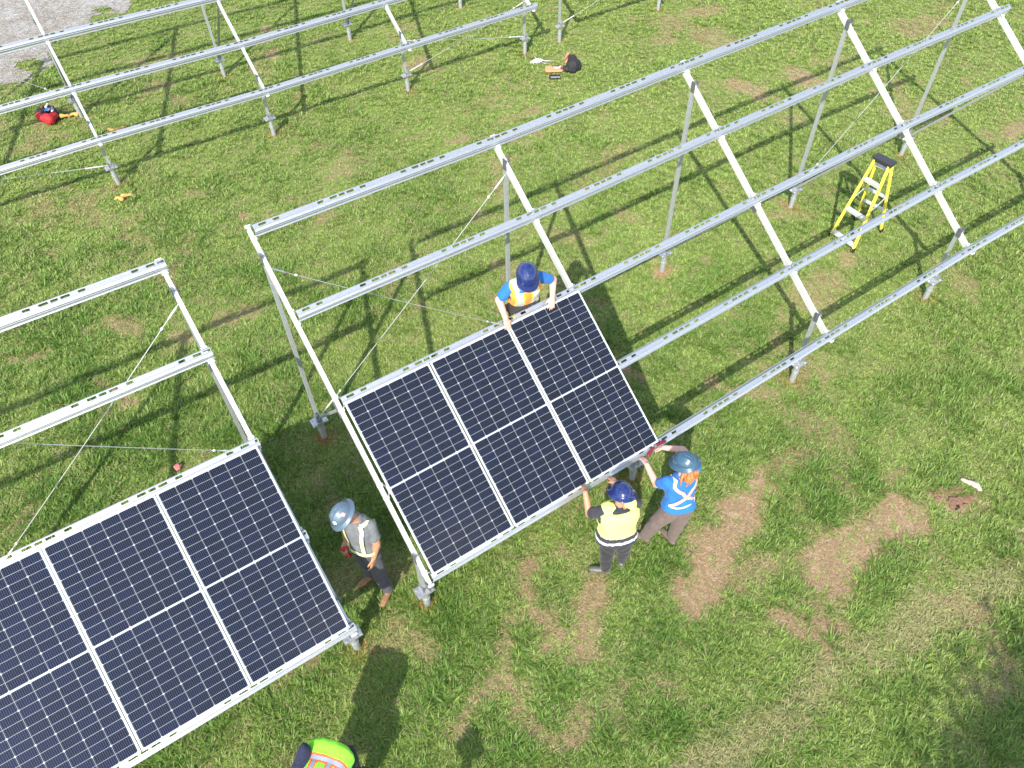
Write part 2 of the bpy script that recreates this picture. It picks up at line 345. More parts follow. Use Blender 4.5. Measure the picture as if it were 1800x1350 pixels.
def make_panel(rk, xs, label, group, frame_label=None):
    """xs = metres along the rack of the panel's left edge"""
    T0, N0 = PT0, .001
    cA = [rk.pt((xs + a) / PITCH, T0 + b, N0) for a, b in ((0, 0), (PANW, 0), (0, PANL), (PANW, PANL))]
    u_ = unit(cA[1] - cA[0] + cA[3] - cA[2]); v_ = cA[2] - cA[0] + cA[3] - cA[1]; v_ = unit(v_ - u_ * (v_ @ u_)); n_ = np.cross(u_, v_); n_ = n_ if n_[2] > 0 else -n_; c_ = sum(cA) / 4 + n_ * .002
    p = lambda a, b, n: c_ + u_ * (a - PANW / 2) + v_ * (b - PANL / 2) + n_ * n
    org = p(0, PANL, 0); T = thing('solar_module', label, 'solar panel', org, group)
    mb = MB(); w = .011; z = PANT
    def strip(a0, b0, a1, b1):
        vs = [p(a, b, n) for n in (0, z) for a, b in ((a0, b0), (a1, b0), (a1, b1), (a0, b1))]
        mb.add(vs, [(0, 3, 2, 1), (4, 5, 6, 7), (0, 1, 5, 4), (1, 2, 6, 5), (2, 3, 7, 6), (3, 0, 4, 7)])
    strip(0, 0, PANW, w); strip(0, PANL - w, PANW, PANL); strip(0, w, w, PANL - w); strip(PANW - w, w, PANW, PANL - w)
    mb.build('frame', ALU, T)
    mb = MB(); h = PANT - .004
    mb.add([p(w, w, h), p(PANW - w, w, h), p(PANW - w, PANL - w, h), p(w, PANL - w, h)], [(0, 1, 2, 3)])
    mb.add([p(w, w, h - .006), p(PANW - w, w, h - .006), p(PANW - w, PANL - w, h - .006), p(w, PANL - w, h - .006)], [(0, 3, 2, 1)])
    mb.m = 1; uvs = [(0, 0)] * 8; tone = [0] * 2
    mx_, my_, mid, gap, gapc = .020, .022, .020, .0028, .0032
    cw = (PANW - 2 * mx_ - 5 * gapc) / 6; ch = (PANL - 2 * my_ - mid - 22 * gap) / 24; c = .009
    for half in (0, 1):
        for i in range(12):
            y0 = my_ + (i + 12 * half) * ch + (i + 11 * half) * gap + mid * half
            for jx in range(6):
                x0 = mx_ + jx * (cw + gapc); tl = (i % 2 == 0)
                q = [(x0 + c, y0), (x0 + cw - c, y0), (x0 + cw, y0 + c), (x0 + cw, y0 + ch), (x0, y0 + ch), (x0, y0 + c)] if tl else \
                    [(x0, y0), (x0 + cw, y0), (x0 + cw, y0 + ch - c), (x0 + cw - c, y0 + ch), (x0 + c, y0 + ch), (x0, y0 + ch - c)]
                mb.add([p(a, b, h + .0012) for a, b in q], [tuple(range(6))]); uvs += [((a - x0) / cw, (b - y0) / ch) for a, b in q]; tone.append(random.random())
    me = mb.mesh('glass', org); ul = me.uv_layers.new(name='UVMap'); ul.data.foreach_set('uv', [x for u in uvs for x in u])
    at = me.attributes.new('cell_tone', 'FLOAT', 'FACE'); at.data.foreach_set('value', tone)
    link('glass', me, [BACK, CELL], T)
    mb = MB(); mb.obox(p(PANW / 2, .25, -.012), rk.u * .05, rk.v[rk.ks[0]] * .06, rk.nrm(0) * .012); mb.build('junction_box', mat_black, T)
    return T
mat_black = mat('black_plastic', (.02, .02, .02), .5)
g1 = 'solar panels mounted on the racks'
for i, lb in enumerate(['left panel of the three on the central rack, next to its end rafter', 'middle panel of the three on the central rack, between two others', 'right panel of the three on the central rack, held by three workers']):
    make_panel(RKB, .045 + i * PW, lb, g1)
for i, lb in [(2, 'panel at the right end of the lower left rack, beside the man in grey'), (1, 'second panel from the right end of the lower left rack'), (0, 'third panel from the right end of the lower left rack, cut by the photo edge'),
              (-1, 'fourth panel of the lower left rack, only a corner showing at the photo corner')]:
    make_panel(RKC, .04 + i * PW, lb, g1)
# clamps between panels are parts of nothing else: small mid clamps bolted on the rails
def clamp(rk, xm, t, label):
    mb = MB(); c = rk.pt(xm / PITCH, t, PANT + .004); N = rk.nrm(xm / PITCH); v = rk.v[0]
    mb.obox(c, rk.u * .017, v * .03, N * .003); mb.tube([c, c + N * .012], .008, 6); mb.tube([c - N * .036, c], .004, 6)
    tag(mb.build('panel_clamp', BOLT, None, org=c), label, 'clamp', 'clamps holding the panels down')
WH = {2: 'top', 3: 'middle', 4: 'bottom'}
for i, nm in ((1, 'left'), (2, 'right')):
    for j, tt in ((3, RT[3]), (4, RT[4] - .055)):
        clamp(RKB, .045 + i * PW - .009, tt, 'steel clamp, central rack, %s panel gap, %s rail' % (nm, WH[j]))
for i, nm in ((2, 'right'), (1, 'middle'), (0, 'left')):
    for j, tt in ((3, RT[3]), (4, RT[4] - .055)):
        clamp(RKC, .04 + i * PW - .009, tt, 'steel clamp, lower left rack, %s panel gap, %s rail' % (nm, WH[j]))

# ------------------------------------------------------------------ ground
def field_material():
    m = bpy.data.materials.new('field_ground'); m.use_nodes = True; n = m.node_tree.nodes; l = m.node_tree.links
    p = n['Principled BSDF']; p.inputs['Roughness'].default_value = .95; p.inputs['Specular IOR Level'].default_value = .1
    g = n.new('ShaderNodeNewGeometry'); N1 = n.new('ShaderNodeTexNoise'); N1.inputs['Scale'].default_value = 22; N1.inputs['Detail'].default_value = 8; N1.inputs['Roughness'].default_value = .75
    N2 = n.new('ShaderNodeTexNoise'); N2.inputs['Scale'].default_value = 1.6; N2.inputs['Detail'].default_value = 4
    l.new(g.outputs['Position'], N1.inputs[0]); l.new(g.outputs['Position'], N2.inputs[0])
    def ramp(src, a, b, p0=.35, p1=.65):
        r = n.new('ShaderNodeValToRGB'); r.color_ramp.elements[0].color = (*a, 1); r.color_ramp.elements[1].color = (*b, 1)
        r.color_ramp.elements[0].position = p0; r.color_ramp.elements[1].position = p1; l.new(src, r.inputs[0]); return r.outputs[0]
    green = ramp(N1.outputs[0], (.10, .14, .03), (.22, .28, .08)); straw = ramp(N1.outputs[0], (.19, .13, .07), (.48, .36, .23))
    at = n.new('ShaderNodeAttribute'); at.attribute_name = 'dry'
    mx = n.new('ShaderNodeMix'); mx.data_type = 'RGBA'; l.new(at.outputs['Fac'], mx.inputs[0]); l.new(green, mx.inputs[6]); l.new(straw, mx.inputs[7])
    a2 = n.new('ShaderNodeAttribute'); a2.attribute_name = 'rust'
    m2 = n.new('ShaderNodeMix'); m2.data_type = 'RGBA'; l.new(a2.outputs['Fac'], m2.inputs[0]); l.new(mx.outputs[2], m2.inputs[6]); m2.inputs[7].default_value = (.38, .17, .08, 1)
    l.new(m2.outputs[2], p.inputs['Base Color'])
    b = n.new('ShaderNodeBump'); b.inputs['Distance'].default_value = .03; b.inputs['Strength'].default_value = .7; l.new(N1.outputs[0], b.inputs['Height']); l.new(b.outputs[0], p.inputs['Normal'])
    return m
def rust(x, y):
    r = np.zeros(np.shape(x))
    for (a, b) in PILES: r = np.maximum(r, np.clip(1.2 - np.hypot(x - a, y - b) / .17 + (vnoise(x, y, .07, 2) - .5), 0, 1) * .42)
    for s in SPRAY: r = np.maximum(r, np.clip((1.15 - np.hypot((x - s[0]), (y - s[1])) / s[2] + (vnoise(x, y, .05, 2) - .5)) * 2, 0, 1))
    return r
SPRAY = [(*G(640, 1145)[:2], .035), (*G(648, 1158)[:2], .03), (*G(757, 1070)[:2], .07), (*G(492, 1080)[:2], .04), (*G(566, 768)[:2], .08)]
xs = np.concatenate([[-900, -300, -100, -50, -30, -22], np.arange(-17, 18, .09), [22, 30, 50, 100, 300, 900]])
ys = np.concatenate([[-900, -300, -100, -50, -20, -10, -5], np.arange(-1, 25, .09), [30, 40, 60, 120, 300, 900]])
XX, YY = np.meshgrid(xs, ys)
ZZ = gz(XX, YY) + (fbm(XX, YY, 1.7, 70) - .5) * .05 - .02
nx, ny = len(xs), len(ys)
me = bpy.data.meshes.new('grass_field'); co = np.stack([XX, YY, ZZ], -1).reshape(-1, 3)
idx = np.arange(nx * ny).reshape(ny, nx); q = np.stack([idx[:-1, :-1], idx[:-1, 1:], idx[1:, 1:], idx[1:, :-1]], -1).reshape(-1, 4)
def fast_mesh(me, co, faces):
    n = faces.shape[1]
    me.vertices.add(len(co)); me.vertices.foreach_set('co', co.astype(np.float32).ravel())
    me.loops.add(faces.size); me.loops.foreach_set('vertex_index', faces.astype(np.int32).ravel())
    me.polygons.add(len(faces)); me.polygons.foreach_set('loop_start', (np.arange(len(faces)) * n).astype(np.int32))
    me.update(calc_edges=True)
fast_mesh(me, co, q)
me.polygons.foreach_set('use_smooth', [True] * len(me.polygons))
for nm, fn in (('dry', dryness), ('rust', rust)):
    a = me.attributes.new(nm, 'FLOAT', 'POINT'); a.data.foreach_set('value', fn(XX.ravel(), YY.ravel()).astype(np.float32))
tag(link('ground', me, field_material()), kind='structure')
# gravel track at the far left corner
def gravel_material():
    m = bpy.data.materials.new('gravel'); m.use_nodes = True; n = m.node_tree.nodes; l = m.node_tree.links
    p = n['Principled BSDF']; p.inputs['Roughness'].default_value = .9
    g = n.new('ShaderNodeNewGeometry'); v = n.new('ShaderNodeTexVoronoi'); v.inputs['Scale'].default_value = 24; l.new(g.outputs['Position'], v.inputs['Vector'])
    r = n.new('ShaderNodeValToRGB'); r.color_ramp.elements[0].color = (.19, .18, .165, 1); r.color_ramp.elements[1].color = (.42, .40, .37, 1)
    sp = n.new('ShaderNodeSeparateColor'); l.new(v.outputs['Color'], sp.inputs[0]); l.new(sp.outputs[0], r.inputs[0])
    N = n.new('ShaderNodeTexNoise'); N.inputs['Scale'].default_value = 1.3; N.inputs['Detail'].default_value = 7; N.inputs['Roughness'].default_value = .7; l.new(g.outputs['Position'], N.inputs[0])
    r2 = n.new('ShaderNodeValToRGB'); r2.color_ramp.elements[0].position = .36; r2.color_ramp.elements[1].position = .6; r2.color_ramp.elements[0].color = (.74, .68, .58, 1); r2.color_ramp.elements[1].color = (1, 1, 1, 1); l.new(N.outputs[0], r2.inputs[0])
    mx = n.new('ShaderNodeMix'); mx.data_type = 'RGBA'; mx.blend_type = 'MULTIPLY'; mx.inputs[0].default_value = 1; l.new(r.outputs[0], mx.inputs[6]); l.new(r2.outputs[0], mx.inputs[7])
    l.new(mx.outputs[2], p.inputs['Base Color']); b = n.new('ShaderNodeBump'); b.inputs['Distance'].default_value = .02; l.new(v.outputs['Distance'], b.inputs['Height']); l.new(b.outputs[0], p.inputs['Normal'])
    return m
cx = 0.5 * (XX[:-1, :-1] + XX[1:, 1:]); cy = .5 * (YY[:-1, :-1] + YY[1:, 1:])
msk = ((gravelness(cx, cy) > .5) & (cx > -40) & (cy < 42)).ravel()
gq = q[msk]; used, inv = np.unique(gq, return_inverse=True); gco = co[used].copy(); gco[:, 2] += .012
me = bpy.data.meshes.new('gravel_track'); fast_mesh(me, gco, inv.reshape(-1, 4)); tag(link('gravel_track', me, gravel_material()), kind='structure')

# ------------------------------------------------------------------ grass: every blade a little folded leaf, one mesh of stuff
def grow_grass():
    # tuft centres in the seen area and a margin around it
    y = rng.uniform(.6, 23.5, 500000); x = rng.uniform(-17, 17, 500000)
    half_l = np.interp(y, [2, 21], [5.6, 14.0]) + 1.2; half_r = np.interp(y, [2, 21], [5.4, 14.2]) + 1.2
    ok = (x > -half_l) & (x < half_r)
    dist = np.sqrt(x * x + y * y + 75); s = 751 / dist
    dens = np.clip((s / 80) ** 1.35, .32, 1)        # relative tuft density
    ok &= rng.random(len(x)) < dens * .75
    gr = gravelness(x, y); ok &= rng.random(len(x)) > gr * 1.1
    d = dryness(x, y)
    x, y, d, dist, gr = x[ok], y[ok], d[ok], dist[ok], gr[ok]
    NT = len(x); NB = 15
    lush = np.clip(fbm(x, y, .55, 33) * 1.6 - .3 + (fbm(x, y, .16, 12) - .5) * .8, 0, 1)
    lush *= 1 - .75 * d
    far = np.clip((y - 4) / 14, 0, 1) * .62 + np.clip((x + 3) / 12, 0, 1) * .32
    th = rng.uniform(0, 2 * np.pi, NT)
    size = (.55 + .75 * lush) * (1 - .36 * np.clip((y - 4) / 9, 0, 1)) * (.8 + .45 * vnoise(x, y, 1.9, 15)) * np.clip(rng.normal(1, .2, NT), .5, 1.5)
    rp = lambda a: np.repeat(a, NB)
    sm = strip_mask(x, y); size *= 1 - .30 * sm; SM = np.repeat(sm, NB)
    X, Y, D, LU, SZ, TH, FAR, DI = map(rp, (x, y, d, lush, size, th, far, dist)); n = len(X)
    az = TH + rng.normal(0, 1.4, n); off = np.abs(rng.normal(0, .035, n)); X = X + np.cos(az) * off; Y = Y + np.sin(az) * off
    straw = rng.random(n) < (.32 * SM + .055 + .07 * FAR + D * 1.0)
    weed = np.repeat((rng.random(NT) < .05 + .12 * (fbm(x, y, .9, 77) > .6)), NB); straw &= ~weed
    L = SZ * rng.uniform(.05, .12, n) * np.where(straw, 1.05, 1) * np.clip(1 - .45 * D, .4, 1)
    lean = np.where(straw, rng.uniform(1.15, 1.5, n), rng.uniform(.35, 1.25, n))
    lean = np.where(weed, rng.uniform(.9, 1.45, n), lean)
    lean2 = np.clip(lean + rng.uniform(.1, .6, n), 0, 1.75)
    wd = .0040 * np.clip(DI / 9.5, 1, 2.1) * rng.uniform(.7, 1.4, n) * np.where(straw, .75, 1) * np.where(weed, 2.2, 1)
    dx, dy = np.cos(az), np.sin(az); px, py = -dy, dx
    Z = gz(X, Y) - .022 + (fbm(X, Y, 1.7, 70) - .5) * .05 + np.where(straw, rng.uniform(0, .03, n) * (1 - .6 * D), 0)
    hx, hz = np.sin(lean), np.cos(lean); h2x, h2z = np.sin(lean2), np.cos(lean2)
    P0 = np.stack([X, Y, Z], -1); PM = P0 + np.stack([dx * hx, dy * hx, hz], -1) * (L * .55)[:, None]; PE = PM + np.stack([dx * h2x, dy * h2x, h2z], -1) * (L * .45)[:, None]
    S = np.stack([px, py, 0 * px], -1) * wd[:, None]
    co = np.stack([P0 - S * .7, P0 + S * .7, PM + S, PM - S, PE], 1).reshape(-1, 3)
    b = np.arange(n) * 5
    tri = np.stack([b, b + 1, b + 2, b, b + 2, b + 3, b + 3, b + 2, b + 4], -1).reshape(-1, 3)
    me = bpy.data.meshes.new('grass'); fast_mesh(me, co, tri)
    # leaf colour: fresh yellow green, deep green, straw
    t = np.clip(rng.normal(.5, .22, n) + .65 * (.5 - LU) * np.clip(1.25 - FAR, .5, 1.25) + FAR * .34 + .3 * (vnoise(X, Y, 2.3, 60) - .5), 0, 1)[:, None]
    deep = np.array([.105, .235, .024]); fresh = np.array([.335, .44, .095]); c = deep * (1 - t) + fresh * t
    tt = rng.random(n)[:, None]; sc = np.array([.60, .46, .28]) * tt + np.array([.36, .25, .14]) * (1 - tt)
    pale = np.array([.46, .48, .22]); sc = np.where((D < .25)[:, None], sc * .5 + pale * .5, sc)
    c = c * (1 - .55 * SM[:, None]) + np.array([.46, .40, .20]) * .55 * SM[:, None]; gl = c.mean(1, keepdims=True); c = c * .92 + gl * .08; c = np.where(straw[:, None], sc, c) * rng.uniform(.8, 1.2, n)[:, None]
    ru = rust(x, y); ru = np.repeat(ru, NB)[:, None]; c = c * (1 - ru) + np.array([.48, .20, .08]) * ru
    col = np.concatenate([c, np.ones((n, 1))], -1); col = np.repeat(col, 3, 0)
    a = me.attributes.new('leaf_colour', 'FLOAT_COLOR', 'FACE'); a.data.foreach_set('color', col.astype(np.float32).ravel())
    m = bpy.data.materials.new('grass_leaf'); m.use_nodes = True; nd = m.node_tree.nodes; l = m.node_tree.links
    p = nd['Principled BSDF']; p.inputs['Roughness'].default_value = .5; p.inputs['Specular IOR Level'].default_value = .3
    at = nd.new('ShaderNodeAttribute'); at.attribute_name = 'leaf_colour'; l.new(at.outputs['Color'], p.inputs['Base Color'])
    tr = nd.new('ShaderNodeBsdfTranslucent'); l.new(at.outputs['Color'], tr.inputs[0]); mx = nd.new('ShaderNodeMixShader'); mx.inputs[0].default_value = .4
    l.new(p.outputs[0], mx.inputs[1]); l.new(tr.outputs[0], mx.inputs[2]); l.new(mx.outputs[0], nd['Material Output'].inputs[0])
    o = link('grass', me, m); tag(o, 'short mown grass with straw and clover covering the whole field', 'grass', kind='stuff')
    print('blades', n)
grow_grass()
# ------------------------------------------------------------------ people
SKIN = mat('medium_skin', (.60, .36, .25), .5, 0, noise=25, col2=(.52, .29, .19)); SKIN2 = mat('tanned_skin', (.50, .26, .16), .5, 0, noise=25, col2=(.42, .21, .12)); SKIN3 = mat('fair_skin', (.68, .42, .33), .5, 0, noise=25, col2=(.60, .34, .26))  # own skin tones of the different people, slightly mottled
def cloth(name, c, k=.78, rough=.85): return mat(name, c, rough, 0, .2, noise=9, col2=tuple(x * k for x in c), bump=.5, sheen=.1)
BLUE = cloth('blue_tee_cotton', (.03, .18, .54)); GREY = cloth('grey_tee_cotton', (.17, .18, .195)); NAVY = cloth('charcoal_cotton', (.045, .045, .06)); NAVYB = cloth('navy_cotton', (.03, .035, .07))
PGREY = cloth('grey_work_trousers', (.085, .085, .10)); PBLK = cloth('black_work_trousers', (.032, .031, .036)); PTAN = cloth('brown_grey_work_trousers', (.17, .13, .115)); PKH = cloth('khaki_shorts', (.35, .22, .19))
HI_Y = cloth('lime_hi_vis_mesh', (.74, .92, .24), .93); HI_G = cloth('green_hi_vis_mesh', (.28, .88, .05), .93); HI_O = cloth('orange_hi_vis_mesh', (1.0, .36, .03), .9); YEL = cloth('yellow_hi_vis_edging', (.95, .80, .10), .9)
SILV = mat('reflective_tape', (.80, .80, .76), .35, .1); PINK = mat('pink_orange_webbing', (.95, .42, .30), .7); PALE = mat('pale_lime_webbing', (.66, .76, .38), .6); REDOR = mat('red_orange_braid', (.95, .16, .05), .7)
BOOTT = mat('tan_suede', (.30, .165, .08), .85, noise=30); BOOTB = mat('brown_leather', (.22, .12, .085), .7, noise=30); BOOTG = mat('olive_rubber', (.10, .105, .095), .5); BOOTK = mat('dusty_brown_leather', (.17, .12, .10), .8, noise=30)
HNAVY = mat('navy_helmet_shell', (.012, .024, .12), .22, 0, .5, coat=.7); HTEAL = mat('slate_blue_helmet_shell', (.035, .085, .14), .28, 0, .5, coat=.6); HGREY = mat('grey_blue_helmet_shell', (.085, .13, .18), .3, 0, .5, coat=.5)
HAIRO = mat('ginger_hair', (.58, .24, .07), .6, noise=60, col2=(.30, .10, .03)); HAIRD = mat('dark_hair', (.03, .02, .015), .6)
RED = mat('red_plastic', (.36, .02, .03), .4); MAROON = mat('dark_red_grip', (.16, .015, .03), .45); WHITE = mat('white_plastic', (.8, .8, .8), .4); BLACKW = mat('black_webbing', (.02, .02, .02), .7); EYE = mat('eye_white', (.7, .7, .7), .3)

def remesh(mb, name, m, parent, vox, smooth=4, noise=0., nscale=.12, colour=None, cut=None):
    """union of the collected shapes as one continuous surface"""
    org = parent['_org']; me = mb.mesh(name + '_source', org)
    bm = bmesh.new(); bm.from_mesh(me); bmesh.ops.recalc_face_normals(bm, faces=bm.faces); bm.to_mesh(me); bm.free()
    t = bpy.data.objects.new('source', me); C.objects.link(t)
    r = t.modifiers.new('r', 'REMESH'); r.mode = 'VOXEL'; r.voxel_size = vox
    if smooth: s = t.modifiers.new('s', 'SMOOTH'); s.iterations = smooth; s.factor = .5
    dg = bpy.context.evaluated_depsgraph_get(); me2 = bpy.data.meshes.new_from_object(t.evaluated_get(dg)); bpy.data.objects.remove(t); bpy.data.meshes.remove(me)
    me2.name = name; nv = len(me2.vertices); co = np.empty(nv * 3, np.float32); me2.vertices.foreach_get('co', co); co = co.reshape(-1, 3); 
    if noise:
        nr = np.empty(nv * 3, np.float32); me2.vertices.foreach_get('normal', nr); nr = nr.reshape(-1, 3)
        W_ = co * [1.3, 1.3, .8]; k = (vnoise(W_[:, 0] + W_[:, 2] * .7, W_[:, 1] * 1.1 + W_[:, 2], nscale, 3) + .5 * vnoise(W_[:, 0] * 1.2 - W_[:, 2], W_[:, 1] + W_[:, 2] * .6, nscale / 2.2, 6) - .75)
        k = np.abs(k) * 2 - .6; co2 = co + nr * (k * noise)[:, None]; me2.vertices.foreach_set('co', co2.astype(np.float32).ravel())
    ms = m if isinstance(m, (list, tuple)) else [m]
    me2.materials.clear()
    np_ = len(me2.polygons); cen = np.empty(np_ * 3, np.float32); me2.polygons.foreach_get('center', cen); cen = cen.reshape(-1, 3) + np.array(org, np.float32)
    o = link(name, me2, list(ms), parent)
    if colour is not None: me2.polygons.foreach_set('material_index', colour(cen).astype(np.int32))
    else: me2.polygons.foreach_set('material_index', np.zeros(np_, np.int32))
    if cut is not None:
        kill = cut(cen); bm = bmesh.new(); bm.from_mesh(me2); bm.faces.ensure_lookup_table()
        bmesh.ops.delete(bm, geom=[bm.faces[i] for i in np.nonzero(kill)[0]], context='FACES'); bm.to_mesh(me2); bm.free()
        sl = o.modifiers.new('thickness', 'SOLIDIFY'); sl.thickness = .006
    me2.polygons.foreach_set('use_smooth', [True] * len(me2.polygons)); me2.update()
    return o

def hand(mb, wr, d, nrm, th, curl=.5, sc=1., spread=1.):
    """palm, four fingers of unequal length with bent knuckles, and a thumb leaving the side of the palm"""
    d = unit(d); nrm = unit(np.asarray(nrm) - d * (np.asarray(nrm) @ d)); th = unit(np.asarray(th) - d * (np.asarray(th) @ d) - nrm * (np.asarray(th) @ nrm)); wr = np.asarray(wr, float)
    kn = []
    for i, o in enumerate((.032, .011, -.010, -.030)):
        k = wr + d * (.088 - .006 * abs(i - 1)) * sc + th * o * sc; kn.append(k)
        mb.capsule(wr + th * o * .55 * sc + d * .012, .017 * sc, k, .0115 * sc, 10)
    for i, (k, L) in enumerate(zip(kn, (.072, .080, .075, .058))):
        f1 = unit(d * math.cos(curl * .55) + nrm * math.sin(curl * .55) + th * (.16, .03, -.08, -.2)[i] * spread); f2 = unit(d * math.cos(curl * 1.4) + nrm * math.sin(curl * 1.4) + th * (.12, .02, -.06, -.16)[i] * spread)
        m_ = k + f1 * L * .52 * sc; e = m_ + f2 * L * .48 * sc
        mb.capsule(k, .0105 * sc, m_, .0092 * sc, 8); mb.capsule(m_, .0092 * sc, e, .0075 * sc, 8)
    t0 = wr + th * .022 * sc + d * .025 * sc; t1 = t0 + unit(th * .75 + d * .65 + nrm * .25) * .045 * sc; t2 = t1 + unit(th * .35 + d * .85 + nrm * .35) * .034 * sc
    mb.capsule(t0, .016 * sc, t1, .012 * sc, 10); mb.capsule(t1, .012 * sc, t2, .009 * sc, 8)

def frame_of(J):
    left = unit(J['sl'] - J['sr']); up = unit(J['nk'] - J['pv']); front = unit(np.cross(left, up)); left = unit(np.cross(up, front)); return left, front, up
TOR = [(-.07, .06, .06), (-.03, .125, .10), (.06, .172, .118), (.18, .165, .112), (.38, .143, .100), (.60, .160, .112), (.78, .172, .115), (.90, .165, .098), (.97, .115, .080), (1.02, .066, .062)]
def torso(mb, J, off=0., a=-1, b=9, wide=1., flare=0.):
    left, front, up = frame_of(J); L = J['nk'] - J['pv']; hipdir = unit(J['hl'] - J['hr']); rings = []
    for t, hw, hd in TOR:
        if t < a or t > b: continue
        c = J['pv'] + L * t + front * (.012 * math.sin(max(t, 0) * 3.1)); lt = unit(hipdir * (1 - max(min(t, 1), 0)) + left * max(min(t, 1), 0)); lt = unit(lt - up * (lt @ up)); fr = np.cross(lt, up)
        fl = flare * max(0, .3 - t)
        hw2, hd2 = (hw * wide + off + fl), (hd * wide + off + fl)
        ring = []
        for k in range(20):
            q_ = 2 * math.pi * k / 20; cx_, sy_ = math.cos(q_), math.sin(q_); e_ = .8
            ring.append(c + lt * hw2 * math.copysign(abs(cx_) ** e_, cx_) + fr * hd2 * math.copysign(abs(sy_) ** e_, sy_))
        rings.append(ring)
    mb.loft(rings)
def arm(mb, s, e, w, r=(.060, .049, .033), off=0.):
    mb.capsule(s, r[0] + off, e, r[1] + off); mb.capsule(e, r[1] + off, w, r[2] + off)
def leg(mb, h, k, a, off=0., r=(.088, .058, .040)):
    mb.capsule(h, r[0] + off, k, r[1] + off); c = k * .68 + a * .32; mb.capsule(k, r[1] + off, c, r[1] * .98 + off); mb.capsule(c, r[1] * .98 + off, a, r[2] + off)
def boot(mb, a, toe, fl, h=.0, sc=1.):
    """a = ankle, toe = horizontal direction"""
    toe = unit(V3(toe[0], toe[1], 0)); g = V3(0, 0, fl + .0); b = V3(a[0], a[1], fl)
    mb.capsule(b + V3(0, 0, .045) - toe * .035, .040 * sc, b + toe * .13 * sc + V3(0, 0, .036), .042 * sc, 16, ((0, 0, 1), .85))
    mb.capsule(b + toe * .10 * sc + V3(0, 0, .034), .046 * sc, b + toe * .165 * sc + V3(0, 0, .030), .038 * sc, 16, ((0, 0, 1), .8))
    mb.capsule(b + V3(0, 0, .05), .045, V3(*(a + (0, 0, .07 + h))), .05, 16)
def head(mb, hc, f, u):
    """hc head centre, f facing, u head up"""
    f = unit(f); u = unit(np.asarray(u) - f * (np.asarray(u) @ f)); l_ = np.cross(u, f)
    mb.ell(hc + u * .02 - f * .008, l_ * .074, f * .092, u * .098); mb.ell(hc - u * .05 + f * .022, l_ * .055, f * .062, u * .062)
    mb.capsule(hc + f * .088 - u * .002, .010, hc + f * .108 - u * .030, .014, 8)      # nose
    mb.capsule(hc + f * .075 - u * .085 - l_ * .012, .016, hc + f * .075 - u * .085 + l_ * .012, .016, 8)      # chin
    mb.capsule(hc + f * .085 - u * .058 - l_ * .016, .007, hc + f * .085 - u * .058 + l_ * .016, .007, 8)      # lips
    for sg in (-1, 1): mb.ell(hc + l_ * sg * .076 - u * .015 - f * .006, l_ * .012, f * .020, u * .030, 10); mb.capsule(hc + f * .083 + u * .022 + l_ * .018 * sg, .009, hc + f * .078 + u * .022 + l_ * .04 * sg, .008, 8)
    return l_
def helmet(parent, hc, f, u, m, full=True, ribs=3, ratchet=None):
    f = unit(f); u = unit(np.asarray(u) - f * (np.asarray(u) @ f)); l_ = np.cross(u, f); c = hc + u * .045
    mb = MB(); rings = []; n = 48
    def ring(a, lift, rad_scale=1., brim=0.):
        out = []
        for k in range(n):
            q_ = 2 * math.pi * k / n; cf, sf = math.cos(q_), math.sin(q_)
            rx, ry = .120 * math.cos(a), .146 * math.cos(a)
            x, y, z = rx * sf, ry * cf, .118 * math.sin(a)
            if brim: e_ = brim * ((.9 + .35 * max(cf, 0)) if full else (.25 + 1.25 * max(cf, 0) ** 1.5)); nrm_ = math.hypot(sf * .112, cf * .138); x += sf * e_; y += cf * e_; z -= .35 * e_
            if ribs and a > .25:
                for r0 in ((0,) if ribs == 1 else (-.036, 0, .036)): z += .011 * math.exp(-((x - r0) / .010) ** 2) * min(1, (a - .25) * 4) * (1 if abs(y) < .1 else .3)
            out.append(c + l_ * x + f * y + u * (z + lift))
        return out
    rings.append(ring(0, -.008, brim=.038)); rings.append(ring(0, -.002, brim=.040)); rings.append(ring(0, .004, brim=.036)); rings.append(ring(0, .008, brim=.006)); rings.append(ring(.1, .006)); 
    for a in np.linspace(.25, 1.45, 11): rings.append(ring(a, .004))
    mb.loft(rings); inner = [ring(0, -.010, brim=.034), [p * .0 + (p - c) * .93 + c - u * .006 for p in ring(0, -.004)], [(p - c) * .93 + c for p in ring(.7, 0)], [(p - c) * .93 + c for p in ring(1.4, 0)]]
    mb.loft(inner)
    o = mb.build('hard_hat', m, parent, smooth=True)
    mb = MB(); mb.tube([c - f * .120 - u * .03 + l_ * .05, c - f * .145 - u * .035, c - f * .120 - u * .03 - l_ * .05], .012, 8); mb.build('head_band', mat_black, o, org=parent['_org'])
    return o, c, l_
def strap(parent, name, m, pts, w, nrms):
    """webbing band laid over the clothing: pts with outward normals"""
    mb = MB(); rings = []
    for i, p in enumerate(pts):
        d = unit(pts[min(i + 1, len(pts) - 1)] - pts[max(i - 1, 0)]); n_ = unit(nrms[i]); s_ = unit(np.cross(d, n_))
        rings.append([p + s_ * w / 2, p + s_ * w / 2 + n_ * .006, p - s_ * w / 2 + n_ * .006, p - s_ * w / 2])
    mb.loft(rings); return mb.build(name, m, parent, smooth=False)
